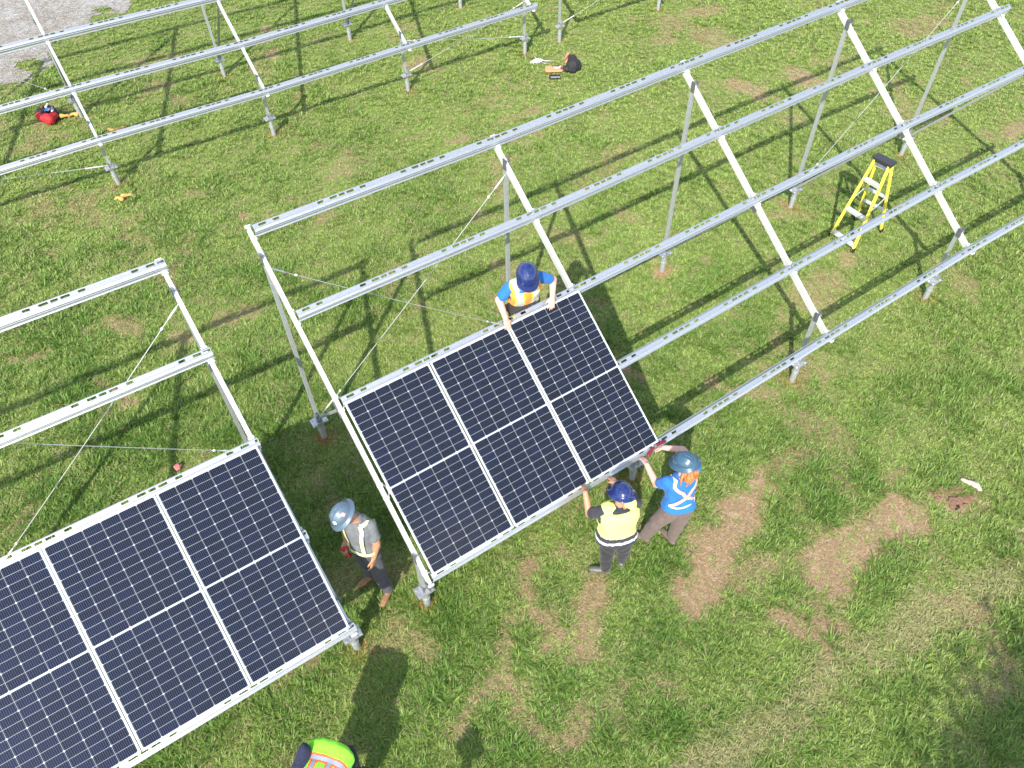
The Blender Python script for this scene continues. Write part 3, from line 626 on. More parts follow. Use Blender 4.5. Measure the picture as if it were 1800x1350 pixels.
def surf(J, t, ang, off):
    """point on the torso surface: t up the spine, ang 0 = person's left, 90 = front"""
    left, front, up = frame_of(J); L = J['nk'] - J['pv']; ts = [q_[0] for q_ in TOR]
    hw = np.interp(t, ts, [q_[1] for q_ in TOR]) + off; hd = np.interp(t, ts, [q_[2] for q_ in TOR]) + off; a = R_(ang); cx_, sy_ = math.cos(a), math.sin(a); e_ = .8
    c = J['pv'] + L * t + front * (.012 * math.sin(max(t, 0) * 3.1))
    n_ = left * cx_ / hw + front * sy_ / hd
    if t > .9: n_ = unit(n_) + up * (t - .9) * 9
    return c + left * hw * math.copysign(abs(cx_) ** e_, cx_) + front * hd * math.copysign(abs(sy_) ** e_, sy_), unit(n_)
def band(parent, name, m, J, path, w, off):
    ps = [surf(J, t, a, off) for t, a in path]
    fine = [];
    for (t0, a0), (t1, a1) in zip(path[:-1], path[1:]):
        for f_ in np.linspace(0, 1, 7)[:-1]: fine.append((t0 + (t1 - t0) * f_, a0 + (a1 - a0) * f_))
    fine.append(path[-1]); q_ = [surf(J, t, a, off) for t, a in fine]
    return strap(parent, name, m, [p for p, _ in q_], w, [n_ for _, n_ in q_])

def J_(d, sc_sh=.0):
    """joints from survey: picture spot and height above the grass"""
    J = {k: (G(v[0], v[1], v[2]) if len(v) == 3 else V3(*v[:3])) for k, v in d.items()}; return J

def person(name_label, J, look, hup, skin, shirt, sleeve, trouser, helm, hands, toes, boots, cat='person', full=True, ribs=3, hair=None, floor=None, legs=True, wide=1., group=None, shorts=False, hat=True):
    org = V3(*( (J['al'] + J['ar']) / 2 )) if legs else J['pv']; org = V3(org[0], org[1], (gz(org[0], org[1]) if floor is None else floor))
    T = thing('person', name_label, cat, org, group)
    mb = MB(); torso(mb, J, 0, wide=wide)
    left, front, up = frame_of(J); hc = J['hd']
    mb.capsule(J['nk'] - up * .03, .058, J['nk'] * .35 + hc * .65, .052)
    head(mb, hc, look, hup)
    for s in 'lr':
        arm(mb, J['s' + s], J['e' + s], J['w' + s]); mb.capsule(J['nk'] - up * .06, .06, J['s' + s], .056)
        h = hands.get(s)
        if h: mb.capsule(J['w' + s], .027, J['w' + s] + unit(h[0]) * .02, .022); hand(mb, J['w' + s], *h)
        if legs: leg(mb, J['h' + s], J['k' + s], J['a' + s]); mb.capsule(J['a' + s], .04, V3(*J['a' + s][:2], J['a' + s][2] - .04), .04)
    body = remesh(mb, 'body', skin, T, .0085, 2)
    # shirt
    mb = MB(); torso(mb, J, .016, .03 if legs else -.02, 1.03, wide=wide, flare=.06); mb.capsule(J['nk'] - up * .03, .072, J['nk'] + up * .005, .066)
    for s in 'lr':
        e = J['s' + s] + (J['e' + s] - J['s' + s]) * sleeve; mb.capsule(J['nk'] - up * .062, .073, J['s' + s] - up * .002, .076); mb.capsule(J['s' + s], .074, e, .070)
        if sleeve >= 1: mb.capsule(J['e' + s], .056, J['e' + s] + (J['w' + s] - J['e' + s]) * .9, .042)
    remesh(mb, 'shirt', shirt, T, .011, 3, noise=.010)
    if legs:
        mb = MB(); torso(mb, J, .012, -.1, .22, wide=wide)
        for s in 'lr':
            leg(mb, J['h' + s], J['k' + s] if not shorts else J['k' + s], J['a' + s] + V3(0, 0, .03), .030)
            a = J['a' + s]; mb.capsule(J['k' + s] * .35 + a * .65, .070, a + V3(0, 0, .04), .066)
        remesh(mb, 'trousers', trouser, T, .012, 3, noise=.012, nscale=.16)
        for s in 'lr':
            mb = MB(); a = J['a' + s]; boot(mb, a, toes[s], (gz(a[0], a[1]) if floor is None else floor), boots[1] if isinstance(boots, tuple) else .0)
            remesh(mb, 'boot', boots[0] if isinstance(boots, tuple) else boots, T, .009, 2)
    if hair: hair(T, hc, look, hup)
    if hat: helmet(T, hc, look, hup, helm, full, ribs)
    f = unit(look); u = unit(np.asarray(hup) - f * (np.asarray(hup) @ f)); l_ = np.cross(u, f)
    for sg in (-1, 1):
        mb = MB(); mb.ell(hc + f * .080 + u * .008 + l_ * .03 * sg, l_ * .012, f * .010, u * .007, 10); mb.build('eye', EYE, T, smooth=True)
    return T
def vest(T, J, ms, colour, off=.034, a=.10, b=1.0, wide=1., arms=True, neck=.09):
    left, front, up = frame_of(J); L = J['nk'] - J['pv']; LL = L @ L
    mb = MB(); torso(mb, J, off, a - .05, b, wide=wide, flare=.03)
    for s in 'lr': mb.capsule(J['nk'] - up * .08, .080, J['s' + s] * .62 + J['nk'] * .38 + up * .006, .090)
    def tt(c): return (c - J['pv']) @ L / LL
    def cut(c):
        t = tt(c); ax = J['nk'] - up * .02; r = c - ax; r = r - np.outer(r @ up, up); k = np.linalg.norm(r, axis=1)
        return (t < a) | ((k < neck) & (t > .9)) | ((np.abs((c - J['pv']) @ left - (J['nk'] - J['pv']) @ left) > .168 * wide + .02) & (t > .62))
    def col(c):
        lat = (c - J['pv'] - np.outer(tt(c), L)) @ left; fr = (c - J['pv'] - np.outer(tt(c), L)) @ front; return colour(tt(c), lat, fr)
    return remesh(mb, 'hi_vis_vest', ms, T, .010, 3, noise=.006, colour=col, cut=cut)

VB = unit(RKB.v[0]); NB_ = RKB.nrm(.5); UB = unit(RKB.O[1] - RKB.O[0])
# --- man in grey walking between the racks
J = J_(dict(hd=(606, 905, 1.60), nk=(629, 912, 1.42), sl=(651, 923, 1.36), el=(662, 956, 1.10), wl=(657, 980, .88), sr=(617, 905, 1.38), er=(607, 933, 1.10), wr=(609, 951, 1.02), pv=(641, 962, .90), hl=(648, 965, .88), kl=(664, 1003, .48), al=(682, 1036, .10), hr=(634, 961, .88), kr=(644, 989, .48), ar=(651, 1009, .10)))
J['hl'] += unit(J['sl'] - J['sr']) * .03; J['hr'] -= unit(J['sl'] - J['sr']) * .03
T4 = person('man in grey tee, pale harness and grey hard hat looking down between the two racks', J, (-.55, -.62, -.52), (-.42, -.12, .90), SKIN2, GREY, .62, PGREY, HGREY,
    {'l': ((-.15, -.45, -.9), (-.5, .3, .1), (-.6, -.7, 0), .5, 1.15), 'r': ((-.2, -.8, -.2), (.2, -.1, -1), (.8, -.2, 0), .8, 1.1)}, {'l': (-.35, -.95), 'r': (-.75, -.66)}, BOOTT, ribs=3)
hf = unit((-.55, -.62, -.52)); hu = unit(V3(-.42, -.12, .90) - hf * (hf @ V3(-.42, -.12, .90))); hl_ = np.cross(hu, hf); hc_ = J['hd'] + hu * .045
for a_, e_, m_, nm_ in ((-35, 35, WHITE, 'white_sticker'), (-105, 35, mat('pink_sticker', (.8, .35, .38), .5), 'pink_sticker')):
    n_ = unit(hf * math.cos(R_(a_)) * math.cos(R_(e_)) - hl_ * math.sin(R_(a_)) * math.cos(R_(e_)) + hu * math.sin(R_(e_))); p_ = hc_ + hf * .138 * math.cos(R_(e_)) * math.cos(R_(a_)) - hl_ * .112 * math.cos(R_(e_)) * math.sin(R_(a_)) + hu * .118 * math.sin(R_(e_)) + n_ * .008
    s_ = unit(np.cross(n_, hu)); mb = MB(); mb.obox(p_, s_ * .019, np.cross(n_, s_) * .019, n_ * .003); mb.build(nm_, m_, T4)
band(T4, 'harness_strap', PALE, J, [(.18, 62), (.5, 60), (.8, 58), (1.0, 50)], .042, .026); band(T4, 'harness_strap', PALE, J, [(.18, 120), (.5, 122), (.8, 124), (1.0, 130)], .042, .026)
band(T4, 'harness_strap', PALE, J, [(.16, -40), (.15, 20), (.15, 62), (.16, 110), (.17, 160)], .045, .028)
band(T4, 'harness_strap', PALE, J, [(1.0, 50), (1.0, 0), (.8, -60), (.45, -88)], .045, .028); band(T4, 'harness_strap', PALE, J, [(1.0, 130), (1.0, 180), (.8, 240), (.45, 268)], .045, .028)
c = J['wr'] + V3(-.02, -.10, -.03); mb = MB(); mb.capsule(c, .022, c + V3(.04, -.03, -.07), .018, 10); mb.capsule(c + V3(-.04, 0, .02), .018, c + V3(.04, .02, .02), .024, 10); mb.capsule(c + V3(.04, -.03, -.07), .026, c + V3(.05, -.02, -.085), .026, 10)
tag(remesh(mb, 'red_drill', RED, thing('hand_tool', 'small red tool held at the belt of the man in grey', 'tool', c), .008, 1), None)
# --- woman/man in hi-vis with navy helmet pushing at the lower panel edge
J = J_(dict(hd=(1093, 871, 1.60), nk=(1088, 889, 1.43), sl=(1057, 899, 1.38), el=(1036, 903, 1.14), wl=(1029, 866, 1.29), sr=(1117, 885, 1.38), er=(1110, 868, 1.14), wr=(1082, 850, 1.20), pv=(1083, 946, .90), hl=(1071, 950, .88), kl=(1066, 977, .48), al=(1064, 998, .10), hr=(1094, 945, .88), kr=(1097, 967, .48), ar=(1092, 983, .10)))
T2 = person('worker in lime vest and navy hard hat, hands on the lower panel edge', J, (-.15, .85, -.35), (.05, .25, .95), SKIN2, NAVY, .72, PBLK, HNAVY,
    {'l': (V3(*G(1025, 838, 1.22)) - J['wl'], -NB_, (.8, .3, 0), .35), 'r': (V3(*G(1073, 836, 1.17)) - J['wr'], (-.1, .2, -1), (-.9, .2, 0), .5)}, {'l': (-.97, .15), 'r': (-.1, 1)}, (BOOTG, .12), full=True, ribs=0, wide=1.25)
vest(T2, J, [HI_Y, SILV, NAVY], lambda t, la, fr: np.where(t < .14, 2, np.where(t < .20, 1, np.where(t < .30, 2, 0))), wide=1.25, a=.07, neck=.04)
# --- worker in blue tee with ginger hair at the panel corner
J = J_(dict(hd=(1206, 816, 1.60), nk=(1199, 836, 1.40), sl=(1174, 847, 1.35), el=(1154, 851, 1.12), wl=(1137, 817, 1.22), sr=(1222, 823, 1.37), er=(1200, 791, 1.30), wr=(1168, 787, 1.25), pv=(1192, 892, .90), hl=(1180, 896, .88), kl=(1148, 924, .48), al=(1134, 942, .10), hr=(1204, 893, .88), kr=(1192, 920, .48), ar=(1181, 945, .10)))
J['hl'] += unit(J['sl'] - J['sr']) * .0
def ginger(T, hc, f, u):
    f = unit(f); u = unit(np.asarray(u) - f * (np.asarray(u) @ f)); l_ = np.cross(u, f); mb = MB()
    mb.ell(hc - f * .03, l_ * .090, f * .085, u * .085); mb.ell(hc - f * .06 - u * .10, l_ * .095, f * .06, u * .08)
    for i in range(46):
        a = R_(random.uniform(150, 390)); p = hc + l_ * math.cos(a) * .080 + f * (math.sin(a) * .075 - .02) - u * .02; e = p + V3(random.gauss(.0, .025), -random.uniform(.03, .12), -random.uniform(.08, .18)); m_ = (p + e) / 2 + V3(random.gauss(0, .02), -.03, .01)
        mb.capsule(p, .018, m_, .016, 8); mb.capsule(m_, .016, e, .007, 8)
    remesh(mb, 'hair', HAIRO, T, .007, 1)
T3 = person('ginger haired worker in blue tee and slate hard hat at the panel corner', J, (-.75, .5, -.3), (-.12, .05, .97), SKIN3, BLUE, .62, PTAN, HTEAL,
    {'l': (V3(*G(1126, 797, 1.19)) - J['wl'], -NB_, (.8, .5, 0), .35), 'r': (V3(*G(1150, 786, 1.16)) - J['wr'], (0, -.2, -1), (-.4, -.9, 0), .9)}, {'l': (-.8, .5), 'r': (-.5, .85)}, BOOTK, ribs=3, hair=ginger, wide=1.08)
band(T3, 'harness_strap', PINK, J, [(.98, 40), (1.0, -20), (.72, -75), (.5, -92), (.3, -140), (.28, -165)], .040, .028); band(T3, 'harness_strap', PINK, J, [(.98, 140), (1.0, 200), (.72, 255), (.5, 272), (.38, 310), (.3, 340)], .040, .028)
band(T3, 'harness_strap', SILV, J, [(.28, -165), (.24, -130), (.25, -90), (.28, -40), (.30, -15)], .022, .03)
# pliers in the right hand
p0, p1 = V3(*G(1163, 778, 1.19)), V3(*G(1143, 795, 1.17)); T = thing('pliers', 'long pliers with dark red grips held against the rail end at the panel corner', 'pliers', (p0 + p1) / 2)
c = V3(*G(1150, 784, 1.20))
for e in (p0, p1):
    mb = MB(); d_ = unit(e - c); mb.capsule(e - d_ * .07, .020, e + d_ * .045, .024, 12, ((0, 0, 1), .7)); mb.build('grip', MAROON, T, smooth=True)
mb = MB(); mb.tube([p0, c, c + V3(-.06, .02, 0)], .008, 8); mb.tube([p1, c, c + V3(-.06, .0, 0)], .008, 8); remesh(mb, 'jaws', BOLT, T, .005, 1)
# --- worker on the ladder above the top edge
J = J_(dict(hd=(927, 484, 2.98), nk=(921, 499, 2.83), sl=(947, 487, 2.78), el=(972, 491, 2.62), wl=(971, 522, 2.47), sr=(897, 505, 2.78), er=(877, 527, 2.62), wr=(889, 560, 2.47), pv=(917, 525, 2.31)))
lf = unit(J['sl'] - J['sr']); J['hl'] = J['pv'] + lf * .09; J['hr'] = J['pv'] - lf * .09
for s, g in (('l', 1), ('r', -1)): J['k' + s] = J['h' + s] + V3(.02 * g, .0, -.42) + lf * .05 * g; J['a' + s] = J['k' + s] + V3(0, .05, -.40)
FL1 = float(min(J['al'][2], J['ar'][2]) - .10)
T1 = person('worker in blue tee and orange vest on a ladder, leaning over the top panel edge', J, (.12, -.80, -.60), (-.02, -.45, .88), SKIN3, BLUE, .66, PKH, HNAVY,
    {'l': (V3(*G(969, 544, 2.36)) - J['wl'], -NB_, (-.9, -.3, 0), .3), 'r': (V3(*G(894, 578, 2.36)) - J['wr'], -NB_, (.9, .3, 0), .35)}, {'l': (0, -1), 'r': (0, -1)}, BOOTB, full=False, ribs=1, floor=FL1, wide=1.03)
vest(T1, J, [HI_O, SILV, YEL], lambda t, la, fr: np.where((t > .12) & (t < .24), 1, np.where((np.abs(np.abs(la) - .10) < .036) & (t > .2), 1, np.where((np.abs(np.abs(la) - .10) < .056) & (t > .2), 2, np.where(t < .30, 2, 0)))), wide=1.03, a=.06)
band(T1, 'tool_belt', BLACKW, J, [(.03, -90), (.03, -20), (.03, 60), (.03, 150), (.03, 250)], .075, .045)
for a_ in (25, 155, 110):
    p_, n_ = surf(J, .0, a_, .055); mb = MB(); mb.obox(p_ - V3(0, 0, .06), np.cross(n_, [0, 0, 1.]) * .055, n_ * .03, V3(0, 0, .085)); mb.build('tool_pouch', BLACKW, T1, bevel=.008)
# --- bending worker at the bottom edge, back arched, head down and out of the photo
Jd = {k: np.array(v, float) for k, v in dict(pv=(-1.80, 2.08, .98), nk=(-1.93, 1.62, 1.08), hd=(-1.96, 1.47, .97), sl=(-1.78, 1.62, 1.06), sr=(-2.10, 1.70, 1.06), er=(-2.02, 2.02, 1.17), wr=(-2.06, 1.78, .99), el=(-1.62, 1.55, .85), wl=(-1.75, 1.35, .72),
     hl=(-1.70, 2.05, .80), hr=(-1.88, 2.07, .80), kl=(-1.66, 1.93, .50), kr=(-1.98, 1.97, .50), al=(-1.62, 2.06, .15), ar=(-1.98, 2.10, .15)).items()}
J = Jd
T5 = person('worker in green vest with orange braid bending forward at the bottom photo edge', J, (-.1, -.35, -.93), (-.15, -.9, .3), SKIN2, NAVYB, 1.0, PBLK, HNAVY,
    {'l': ((-.3, -.6, -.7), (0, .6, -.5), (-1, 0, 0), .8), 'r': ((.1, -.7, -.6), (0, .5, -.8), (1, 0, 0), .8)}, {'l': (0, -1), 'r': (-.2, -1)}, BOOTB, wide=1.1)
def v5(t, la, fr):
    hb = np.abs(t - .34); vb = np.abs(np.abs(la) - .075)
    return np.where(((hb < .035)) | ((vb < .016) & (t > .34)), 1, np.where((hb < .075) | ((vb < .034) & (t > .34)), 2, 0))
vest(T5, J, [HI_G, mat('blue_grey_tape', (.30, .34, .42), .4), REDOR], v5, wide=1.2, a=-.09)
# --- pilot standing under the drone, outside the frame, whose shadow reaches the bottom edge
J = {k: np.array(v, float) for k, v in dict(pv=(-1.05, .35, .92), nk=(-1.05, .35, 1.44), hd=(-1.05, .40, 1.62), sl=(-1.23, .33, 1.40), sr=(-.87, .33, 1.40), el=(-1.26, .42, 1.13), er=(-.84, .42, 1.13), wl=(-1.13, .62, 1.18), wr=(-.97, .62, 1.18),
     hl=(-1.14, .35, .9), hr=(-.96, .35, .9), kl=(-1.16, .38, .49), kr=(-.94, .38, .49), al=(-1.17, .33, .11), ar=(-.93, .33, .11)).items()}
person('person in navy shirt outside the photo whose shadow falls at the bottom edge', J, (0, 1, -.3), (0, .2, 1), SKIN, NAVYB, .7, PBLK, HNAVY,
    {'l': ((.5, .8, .1), (.5, 0, -1), (.3, 0, 1), 1.0), 'r': ((-.5, .8, .1), (-.5, 0, -1), (-.3, 0, 1), 1.0)}, {'l': (0, 1), 'r': (0, 1)}, BOOTB, ribs=0)

# ------------------------------------------------------------------ ladders
LADY = mat('yellow_fibreglass', (.90, .80, .12), .5, noise=20, col2=(.80, .68, .09)); LADT = mat('ribbed_aluminium', (.74, .74, .72), .45, .4, noise=30)
def ladder(label, ff, fr_, rf, rr, capc, H, group, treads=(.08, .40, .78), rear=(.34, .53, .90)):
    """feet: front left, front right, rear left, rear right; capc = cap centre"""
    ff, fr_, rf, rr, capc = map(lambda p: np.array(p, float), (ff, fr_, rf, rr, capc)); org = (ff + fr_ + rf + rr) / 4
    T = thing('step_ladder', label, 'ladder', org, group); side = unit((fr_ - ff) + (rr - rf)); side[2] = 0; side = unit(side); fwd = unit(np.cross(side, [0, 0, 1.]))
    top = V3(capc[0], capc[1], capc[2] - .04); tl = {}
    for nm, f, sg, dd in (('front_rail', ff, -1, 1), ('front_rail', fr_, 1, 1), ('rear_rail', rf, -1, -1), ('rear_rail', rr, 1, -1)):
        t_ = top + side * .145 * sg + fwd * .045 * dd; mb = MB(); w_ = unit(t_ - f)
        s2 = unit(side - w_ * (side @ w_)); d2 = np.cross(w_, s2)
        mb.bar(f + w_ * .02, t_, .004, .070 if dd > 0 else .055, s2)
        for e_ in (-1, 1): mb.bar(f + w_ * .02 + d2 * (.028 if dd > 0 else .021) * e_ - s2 * sg * .010, t_ + d2 * (.028 if dd > 0 else .021) * e_ - s2 * sg * .010, .030, .004, s2)
        r = mb.build(nm, LADY, T); tl[(dd, sg)] = (f, t_)
        mb = MB(); mb.obox(f + w_ * .03, s2 * .018, d2 * .036, w_ * .035); mb.build('foot', mat_black, r, org=org)
    def at_(dd, sg, h): a, b = tl[(dd, sg)]; return a + (b - a) * h
    for h in treads:
        a, b = at_(1, -1, h), at_(1, 1, h); mb = MB(); mb.obox((a + b) / 2, (b - a) / 2 * .97, fwd * .042, V3(0, 0, .006)); mb.obox((a + b) / 2 - V3(0, 0, .02) + fwd * .04, (b - a) / 2 * .97, fwd * .004, V3(0, 0, .022)); mb.build('tread', LADT, T)
    for h in rear:
        a, b = at_(-1, -1, h), at_(-1, 1, h); mb = MB(); mb.bar(a, b, .03, .055, (0, 0, 1)); mb.build('rear_brace', LADT, T)
    for sg in (-1, 1):
        a, b = at_(1, sg, .48), at_(-1, sg, .56); mb = MB(); mb.bar(a, b, .004, .016, (0, 0, 1)); mb.build('spreader', LADT, T)
    mb = MB(); mb.obox(capc, side * .185, fwd * .085, V3(0, 0, .022)); mb.obox(capc - V3(0, 0, .045), side * .165, fwd * .070, V3(0, 0, .022)); mb.build('cap', mat('charcoal_plastic', (.035, .037, .042), .45), T, bevel=.008)
    return T
ladder('yellow fibreglass step ladder standing open under the right part of the central rack', G(1458.5, 413.7), G(1499, 442.6), G(1503, 384), G(1549, 407), G(1555, 281, 1.60), 1.6, 'yellow step ladders')
_c = G(914, 535, 2.40); _u = V3(.84, .54, 0); _n = V3(-.54, .84, 0)
def gp(a, b): p = _c + _u * a + _n * b; return V3(p[0], p[1], gz(p[0], p[1]))
ladder('yellow step ladder under the worker in the orange vest, mostly hidden by the panels', gp(-.30, -.78), gp(.30, -.78), gp(-.28, .52), gp(.28, .52), _c, 2.38, 'yellow step ladders', treads=(.12, .25, .38, .51, .64, .77, .9), rear=(.2, .4, .6, .8))

# ------------------------------------------------------------------ bags and small things on the grass
ORG = mat('orange_canvas', (.75, .33, .15), .8, noise=20); BLK = mat('black_canvas', (.025, .025, .03), .8, noise=20, col2=(.012, .012, .015)); REDC = mat('red_canvas', (.46, .015, .02), .7, noise=20, col2=(.30, .01, .015)); BLUEP = mat('blue_plastic', (.08, .30, .55), .4); DWY = mat('amber_leather', (.58, .36, .10), .8, noise=40)
def blob(mb, c, a, b, z): mb.ell(c, a, b, z)
g = G(1006, 122); T = thing('backpack', 'open black tool backpack with an orange lining lying on the grass', 'backpack', g)
mb = MB(); mb.capsule(g + V3(0, -.08, .12), .17, g + V3(.02, .10, .16), .13, 16, ((1, 0, 0), .9)); mb.capsule(g + V3(.10, -.05, .09), .10, g + V3(.12, .12, .10), .09); mb.capsule(g + V3(0, .1, .2), .11, g + V3(.02, .26, .16), .07); remesh(mb, 'bag_body', BLK, T, .014, 2, noise=.02)
mb = MB(); mb.capsule(g + V3(-.13, .12, .22), .04, g + V3(-.08, .30, .20), .06); mb.capsule(g + V3(-.08, .30, .2), .06, g + V3(0, .38, .16), .03); mb.capsule(g + V3(-.13, .12, .22), .04, g + V3(-.16, .0, .18), .03); remesh(mb, 'orange_lining', ORG, T, .012, 2)
mb = MB(); mb.tube([g + V3(-.05, .2, .28), g + V3(-.12, .05, .30), g + V3(-.22, -.06, .20), g + V3(-.26, -.16, .10)], .014, 8); mb.build('shoulder_strap', mat('brown_webbing', (.22, .10, .08), .8), T, smooth=True)
mb = MB(); c = g + V3(-.42, -.06, .05); q_ = [(-.22, -.11), (-.19, -.14), (.16, -.13), (.20, -.08), (.20, .10), (.14, .13), (-.17, .13), (-.22, .10)]
mb.loft([[c + V3(a, b, z) for a, b in q_] for z in (-.012, .018)]); mb.build('open_flap', ORG, T, bevel=.006)
mb = MB(); mb.capsule(c + V3(.18, -.02, .03), .05, c + V3(.30, -.06, .03), .07); mb.capsule(c + V3(.25, -.08, .02), .05, c + V3(.38, -.08, .04), .07); remesh(mb, 'flap_pocket', BLK, T, .012, 2)
for k, (a, b, m_) in enumerate([((-.03, .05), (.12, -.02), BOLT), ((-.05, .08), (.10, .08), mat_black), ((.02, -.02), (.15, .04), WHITE), ((.0, .0), (.05, .03), DWY)]):
    mb = MB(); mb.capsule(c + V3(*a, .03), .014, c + V3(*b, .035), .018, 8); mb.build('pocketed_tool', m_, T, smooth=True)
g = G(944, 111); T = thing('plastic_bag', 'crumpled white plastic bag on the grass left of the backpack', 'bag', g)
mb = MB(); mb.capsule(g + V3(-.12, 0, .03), .035, g + V3(.06, .02, .05), .06, 12, ((0, 0, 1), .7)); mb.capsule(g + V3(.06, .02, .05), .05, g + V3(.14, .08, .03), .02); mb.capsule(g + V3(-.02, .02, .05), .05, g + V3(-.16, -.02, .02), .02); remesh(mb, 'film', mat('white_film', (.8, .84, .8), .35, coat=.3), T, .010, 1, noise=.02, nscale=.05)
g = G(955, 105, .03); T = thing('cable_coil', 'loose silver wire lying between the white bag and the backpack', 'wire', g)
mb = MB(); mb.tube([G(936, 97, .04), G(942, 102, .06), G(948, 105, .04), G(958, 107, .05), G(965, 107, .05), G(973, 108, .04)], .009, 6); mb.build('wire', WIRE, T, smooth=True); mb = MB(); mb.tube([G(948, 106, .04), G(955, 111, .04), G(966, 111, .04)], .006, 6); mb.build('tail', WIRE, T, smooth=True)
g = G(975, 138); T = thing('tablet_case', 'small black device with a silver edge on the grass in front of the backpack', 'device', g)
mb = MB(); mb.obox(g + V3(0, 0, .04), V3(.13, 0, 0), V3(0, .055, .01), V3(0, 0, .022)); mb.build('case', mat_black, T, bevel=.008); mb = MB(); mb.obox(g + V3(.015, -.05, .055), V3(.11, 0, 0), V3(0, .014, .0), V3(0, 0, .012)); mb.build('silver_edge', BOLT, T, bevel=.003)
g = G(87, 212); T = thing('tool_bag', 'open red tool bag full of tools under the upper left rack', 'tool bag', g)
mb = MB(); mb.capsule(g + V3(-.17, .05, .08), .10, g + V3(.10, -.12, .10), .12); mb.capsule(g + V3(-.16, .12, .08), .08, g + V3(-.08, .28, .07), .08); mb.capsule(g + V3(.10, -.10, .10), .10, g + V3(.14, .02, .10), .09); remesh(mb, 'bag_body', REDC, T, .014, 2, noise=.015)
mb = MB(); mb.capsule(g + V3(-.20, .12, .12), .09, g + V3(-.12, .30, .10), .10); mb.capsule(g + V3(-.06, .02, .14), .08, g + V3(0, .24, .12), .10); mb.capsule(g + V3(0, .24, .1), .09, g + V3(.12, .10, .1), .09); remesh(mb, 'inner_lining', BLK, T, .014, 2, noise=.02)
for k, (a, b, m_, r) in enumerate([((-.05, .30), (-.02, .14), WHITE, .022), ((0, .12), (.03, -.02), BLUEP, .016), ((.035, .11), (.065, -.02), BLUEP, .016), ((.07, .10), (.09, -.01), WHITE, .012), ((.12, .12), (.16, .03), BLUEP, .025), ((.16, .05), (.18, -.03), WHITE, .022), ((-.14, .2), (-.10, .12), RED, .016), ((.05, .24), (.10, .18), RED, .018)]):
    mb = MB(); mb.capsule(g + V3(*a, .22), r, g + V3(*b, .24), r, 8); mb.build('tool_handle', m_, T, smooth=True)
def glove(px, py, rot, label):
    g = G(px, py); T = thing('work_glove', label, 'glove', g, 'amber work gloves dropped on the grass'); d = V3(math.cos(rot), math.sin(rot), 0); s_ = V3(-d[1], d[0], 0)
    mb = MB(); hand(mb, g + V3(0, 0, .05), d, (0, 0, -1), s_, 1.1, 1.0); mb.capsule(g + V3(0, 0, .05), .035, g - d * .03 + V3(0, 0, .05), .045); remesh(mb, 'leather', DWY, T, .008, 1)
    mb = MB(); mb.capsule(g - d * .04 + V3(0, 0, .05), .046, g - d * .06 + V3(0, 0, .05), .047); mb.build('cuff', DWY, T, smooth=True)
glove(114, 207, .2, 'amber glove lying against the right side of the red tool bag'); glove(133, 204, 2.8, 'amber glove at the rear post foot near the red tool bag')
glove(200, 232, .1, 'amber glove just above the lower rail of the upper left rack'); glove(214, 230, 1.2, 'amber glove touching the lower rail, right of its twin')
glove(212, 352, 2.6, 'left one of two amber gloves on open grass below the rack post'); glove(224, 347, .4, 'right one of two amber gloves on open grass below the rack post')
g = G(316, 829); T = thing('work_glove', 'pinkish red glove on the grass behind the lower left panels', 'glove', g); mb = MB(); hand(mb, g + V3(0, 0, .05), (-.6, .8, 0), (0, 0, -1), (.8, .6, 0), .9, 1.0); remesh(mb, 'knit', mat('faded_red_knit', (.55, .16, .15), .8), T, .008, 1)
def bit(px, py, a, L, w, m_, name, label, cat):
    g = G(px, py); d = V3(math.cos(a), math.sin(a), 0); mb = MB(); mb.obox(g + V3(0, 0, .035), d * L, V3(-d[1], d[0], .1) * w, V3(0, 0, .008)); tag(mb.build(name, m_, None, org=g, bevel=.003), label, cat)
bit(601, 934, 1.7, .045, .018, WHITE, 'plastic_wrapper', 'white plastic scrap on shaded grass nearest the man in grey', 'litter'); bit(580, 955, 1.2, .032, .012, WHITE, 'plastic_wrapper', 'smaller white plastic scrap beside the lower left rack end', 'litter'); bit(503, 1277, .3, .02, .015, mat('pale_pink_paper', (.7, .5, .52), .6), 'paper_scrap', 'tiny pale pink scrap on the grass below the lower left panels', 'litter')
# dug hole with a pale stone by it
g = G(1680, 873); T = thing('dug_hole', 'fresh brown soil heap and dark hole with a pale stone on the far right', 'hole', g); SOIL = mat('fresh_soil', (.26, .15, .09), .95, noise=40, col2=(.15, .08, .05), bump=.8)
mb = MB()
for i in range(26): a, r = random.uniform(0, 6.28), random.random() ** .5; c = g + V3(math.cos(a) * .27 * r - .02, math.sin(a) * .17 * r, .0); mb.ell(c, V3(.06, .01, 0) * random.uniform(.5, 1.1), V3(0, .05, 0), V3(0, 0, .03), 10)
remesh(mb, 'soil_heap', SOIL, T, .012, 1, noise=.012, nscale=.05)
mb = MB(); h = G(1692, 884); mb.capsule(h + V3(-.12, -.09, -.02), .028, h + V3(.10, .08, -.02), .035, 12, ((0, 0, 1), 1.2)); remesh(mb, 'hole', mat('hole_shade', (.03, .015, .01), .95), T, .012, 1, noise=.01, nscale=.04)  # solid lump; the shade inside the hole is painted near-black
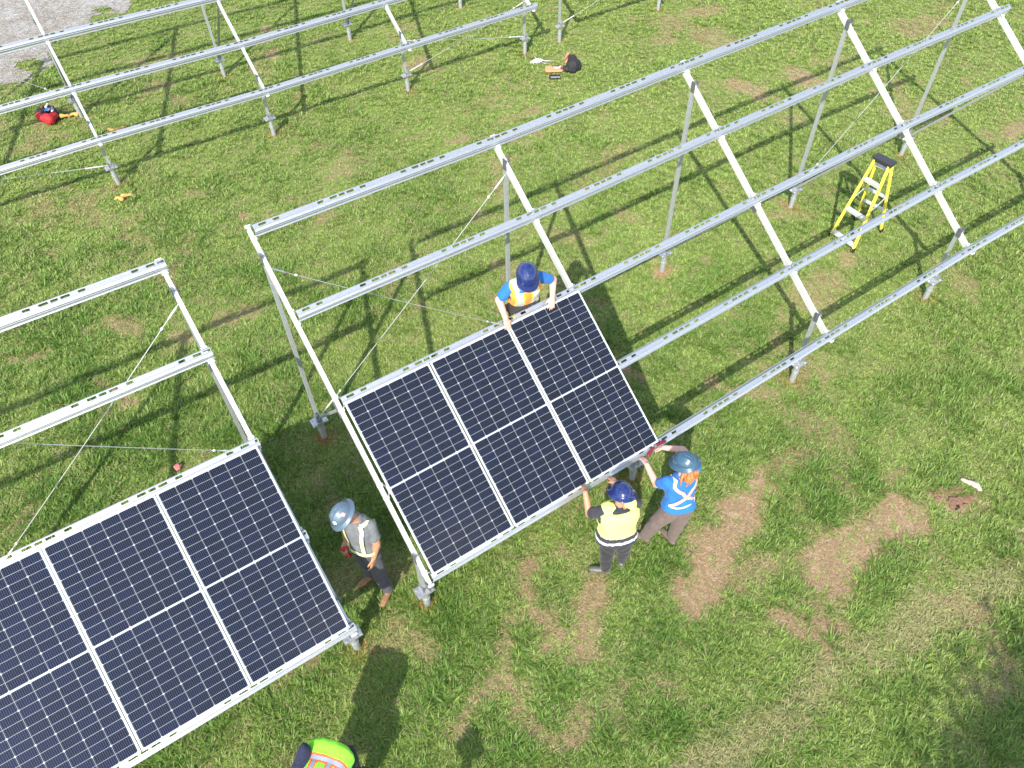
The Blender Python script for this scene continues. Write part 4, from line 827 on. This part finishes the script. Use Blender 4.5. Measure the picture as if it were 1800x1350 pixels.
h = G(1705, 852); T = thing('stone', 'pale elongated stone or root beside the dug hole', 'stone', h); mb = MB(); mb.capsule(h + V3(-.09, .07, .02), .028, h + V3(.06, -.03, .03), .045); mb.capsule(h + V3(.06, -.03, .03), .04, h + V3(.09, -.09, .02), .03); remesh(mb, 'stone_body', mat('pale_limestone', (.60, .48, .38), .9, noise=30), T, .010, 1, noise=.01, nscale=.05)
# blue tape tags on rafter ends
CYAN = mat('teal_tape', (.03, .35, .42), .5)
# ------------------------------------------------------------------ tree behind the viewer whose crown shades the lower right corner
tb = V3(5.15, -4.5, gz(5.15, -4.5)); T = thing('broadleaf_tree', 'leafy tree standing behind the drone, shading the bottom right corner of the field', 'tree', tb)
mb = MB(); mb.tube([tb + V3(0, 0, -.2), tb + V3(.05, 0, 1.5), tb + V3(-.05, .1, 3.0), tb + V3(.05, .1, 5.0)], [.24, .19, .14, .06], 12)
for k in range(11):
    a = k * 2.4; z = 2.2 + .25 * k; mb.tube([tb + V3(0, .05, z), tb + V3(math.cos(a) * .8, math.sin(a) * .8, z + .6), tb + V3(math.cos(a) * 1.7, math.sin(a) * 1.7, z + .9)], [.07, .045, .02], 8)
mb.build('trunk', mat('bark', (.14, .10, .07), .9, noise=12), T, smooth=True)
n = 52000; cl = rng.normal(0, 1, (90, 3)); cl /= np.linalg.norm(cl, axis=1)[:, None]; cl = cl * np.array([2.5, 1.9, 1.3]) * rng.uniform(.5, 1, (90, 1)) + np.array([0, 0, 4.5])
P = cl[rng.integers(0, 90, n)] + rng.normal(0, .28, (n, 3)); d1 = rng.normal(0, 1, (n, 3)); d1 /= np.linalg.norm(d1, axis=1)[:, None]; d2 = np.cross(d1, rng.normal(0, 1, (n, 3))); d2 /= np.linalg.norm(d2, axis=1)[:, None]
co_ = np.stack([P - d1 * .07, P + d2 * .035, P + d1 * .07, P - d2 * .035], 1).reshape(-1, 3); me = bpy.data.meshes.new('crown'); fast_mesh(me, co_, np.arange(n * 4).reshape(n, 4))
link('crown', me, mat('leaf_green', (.07, .12, .03), .6), T)
for o in bpy.data.objects:
    if '_org' in o: del o['_org']
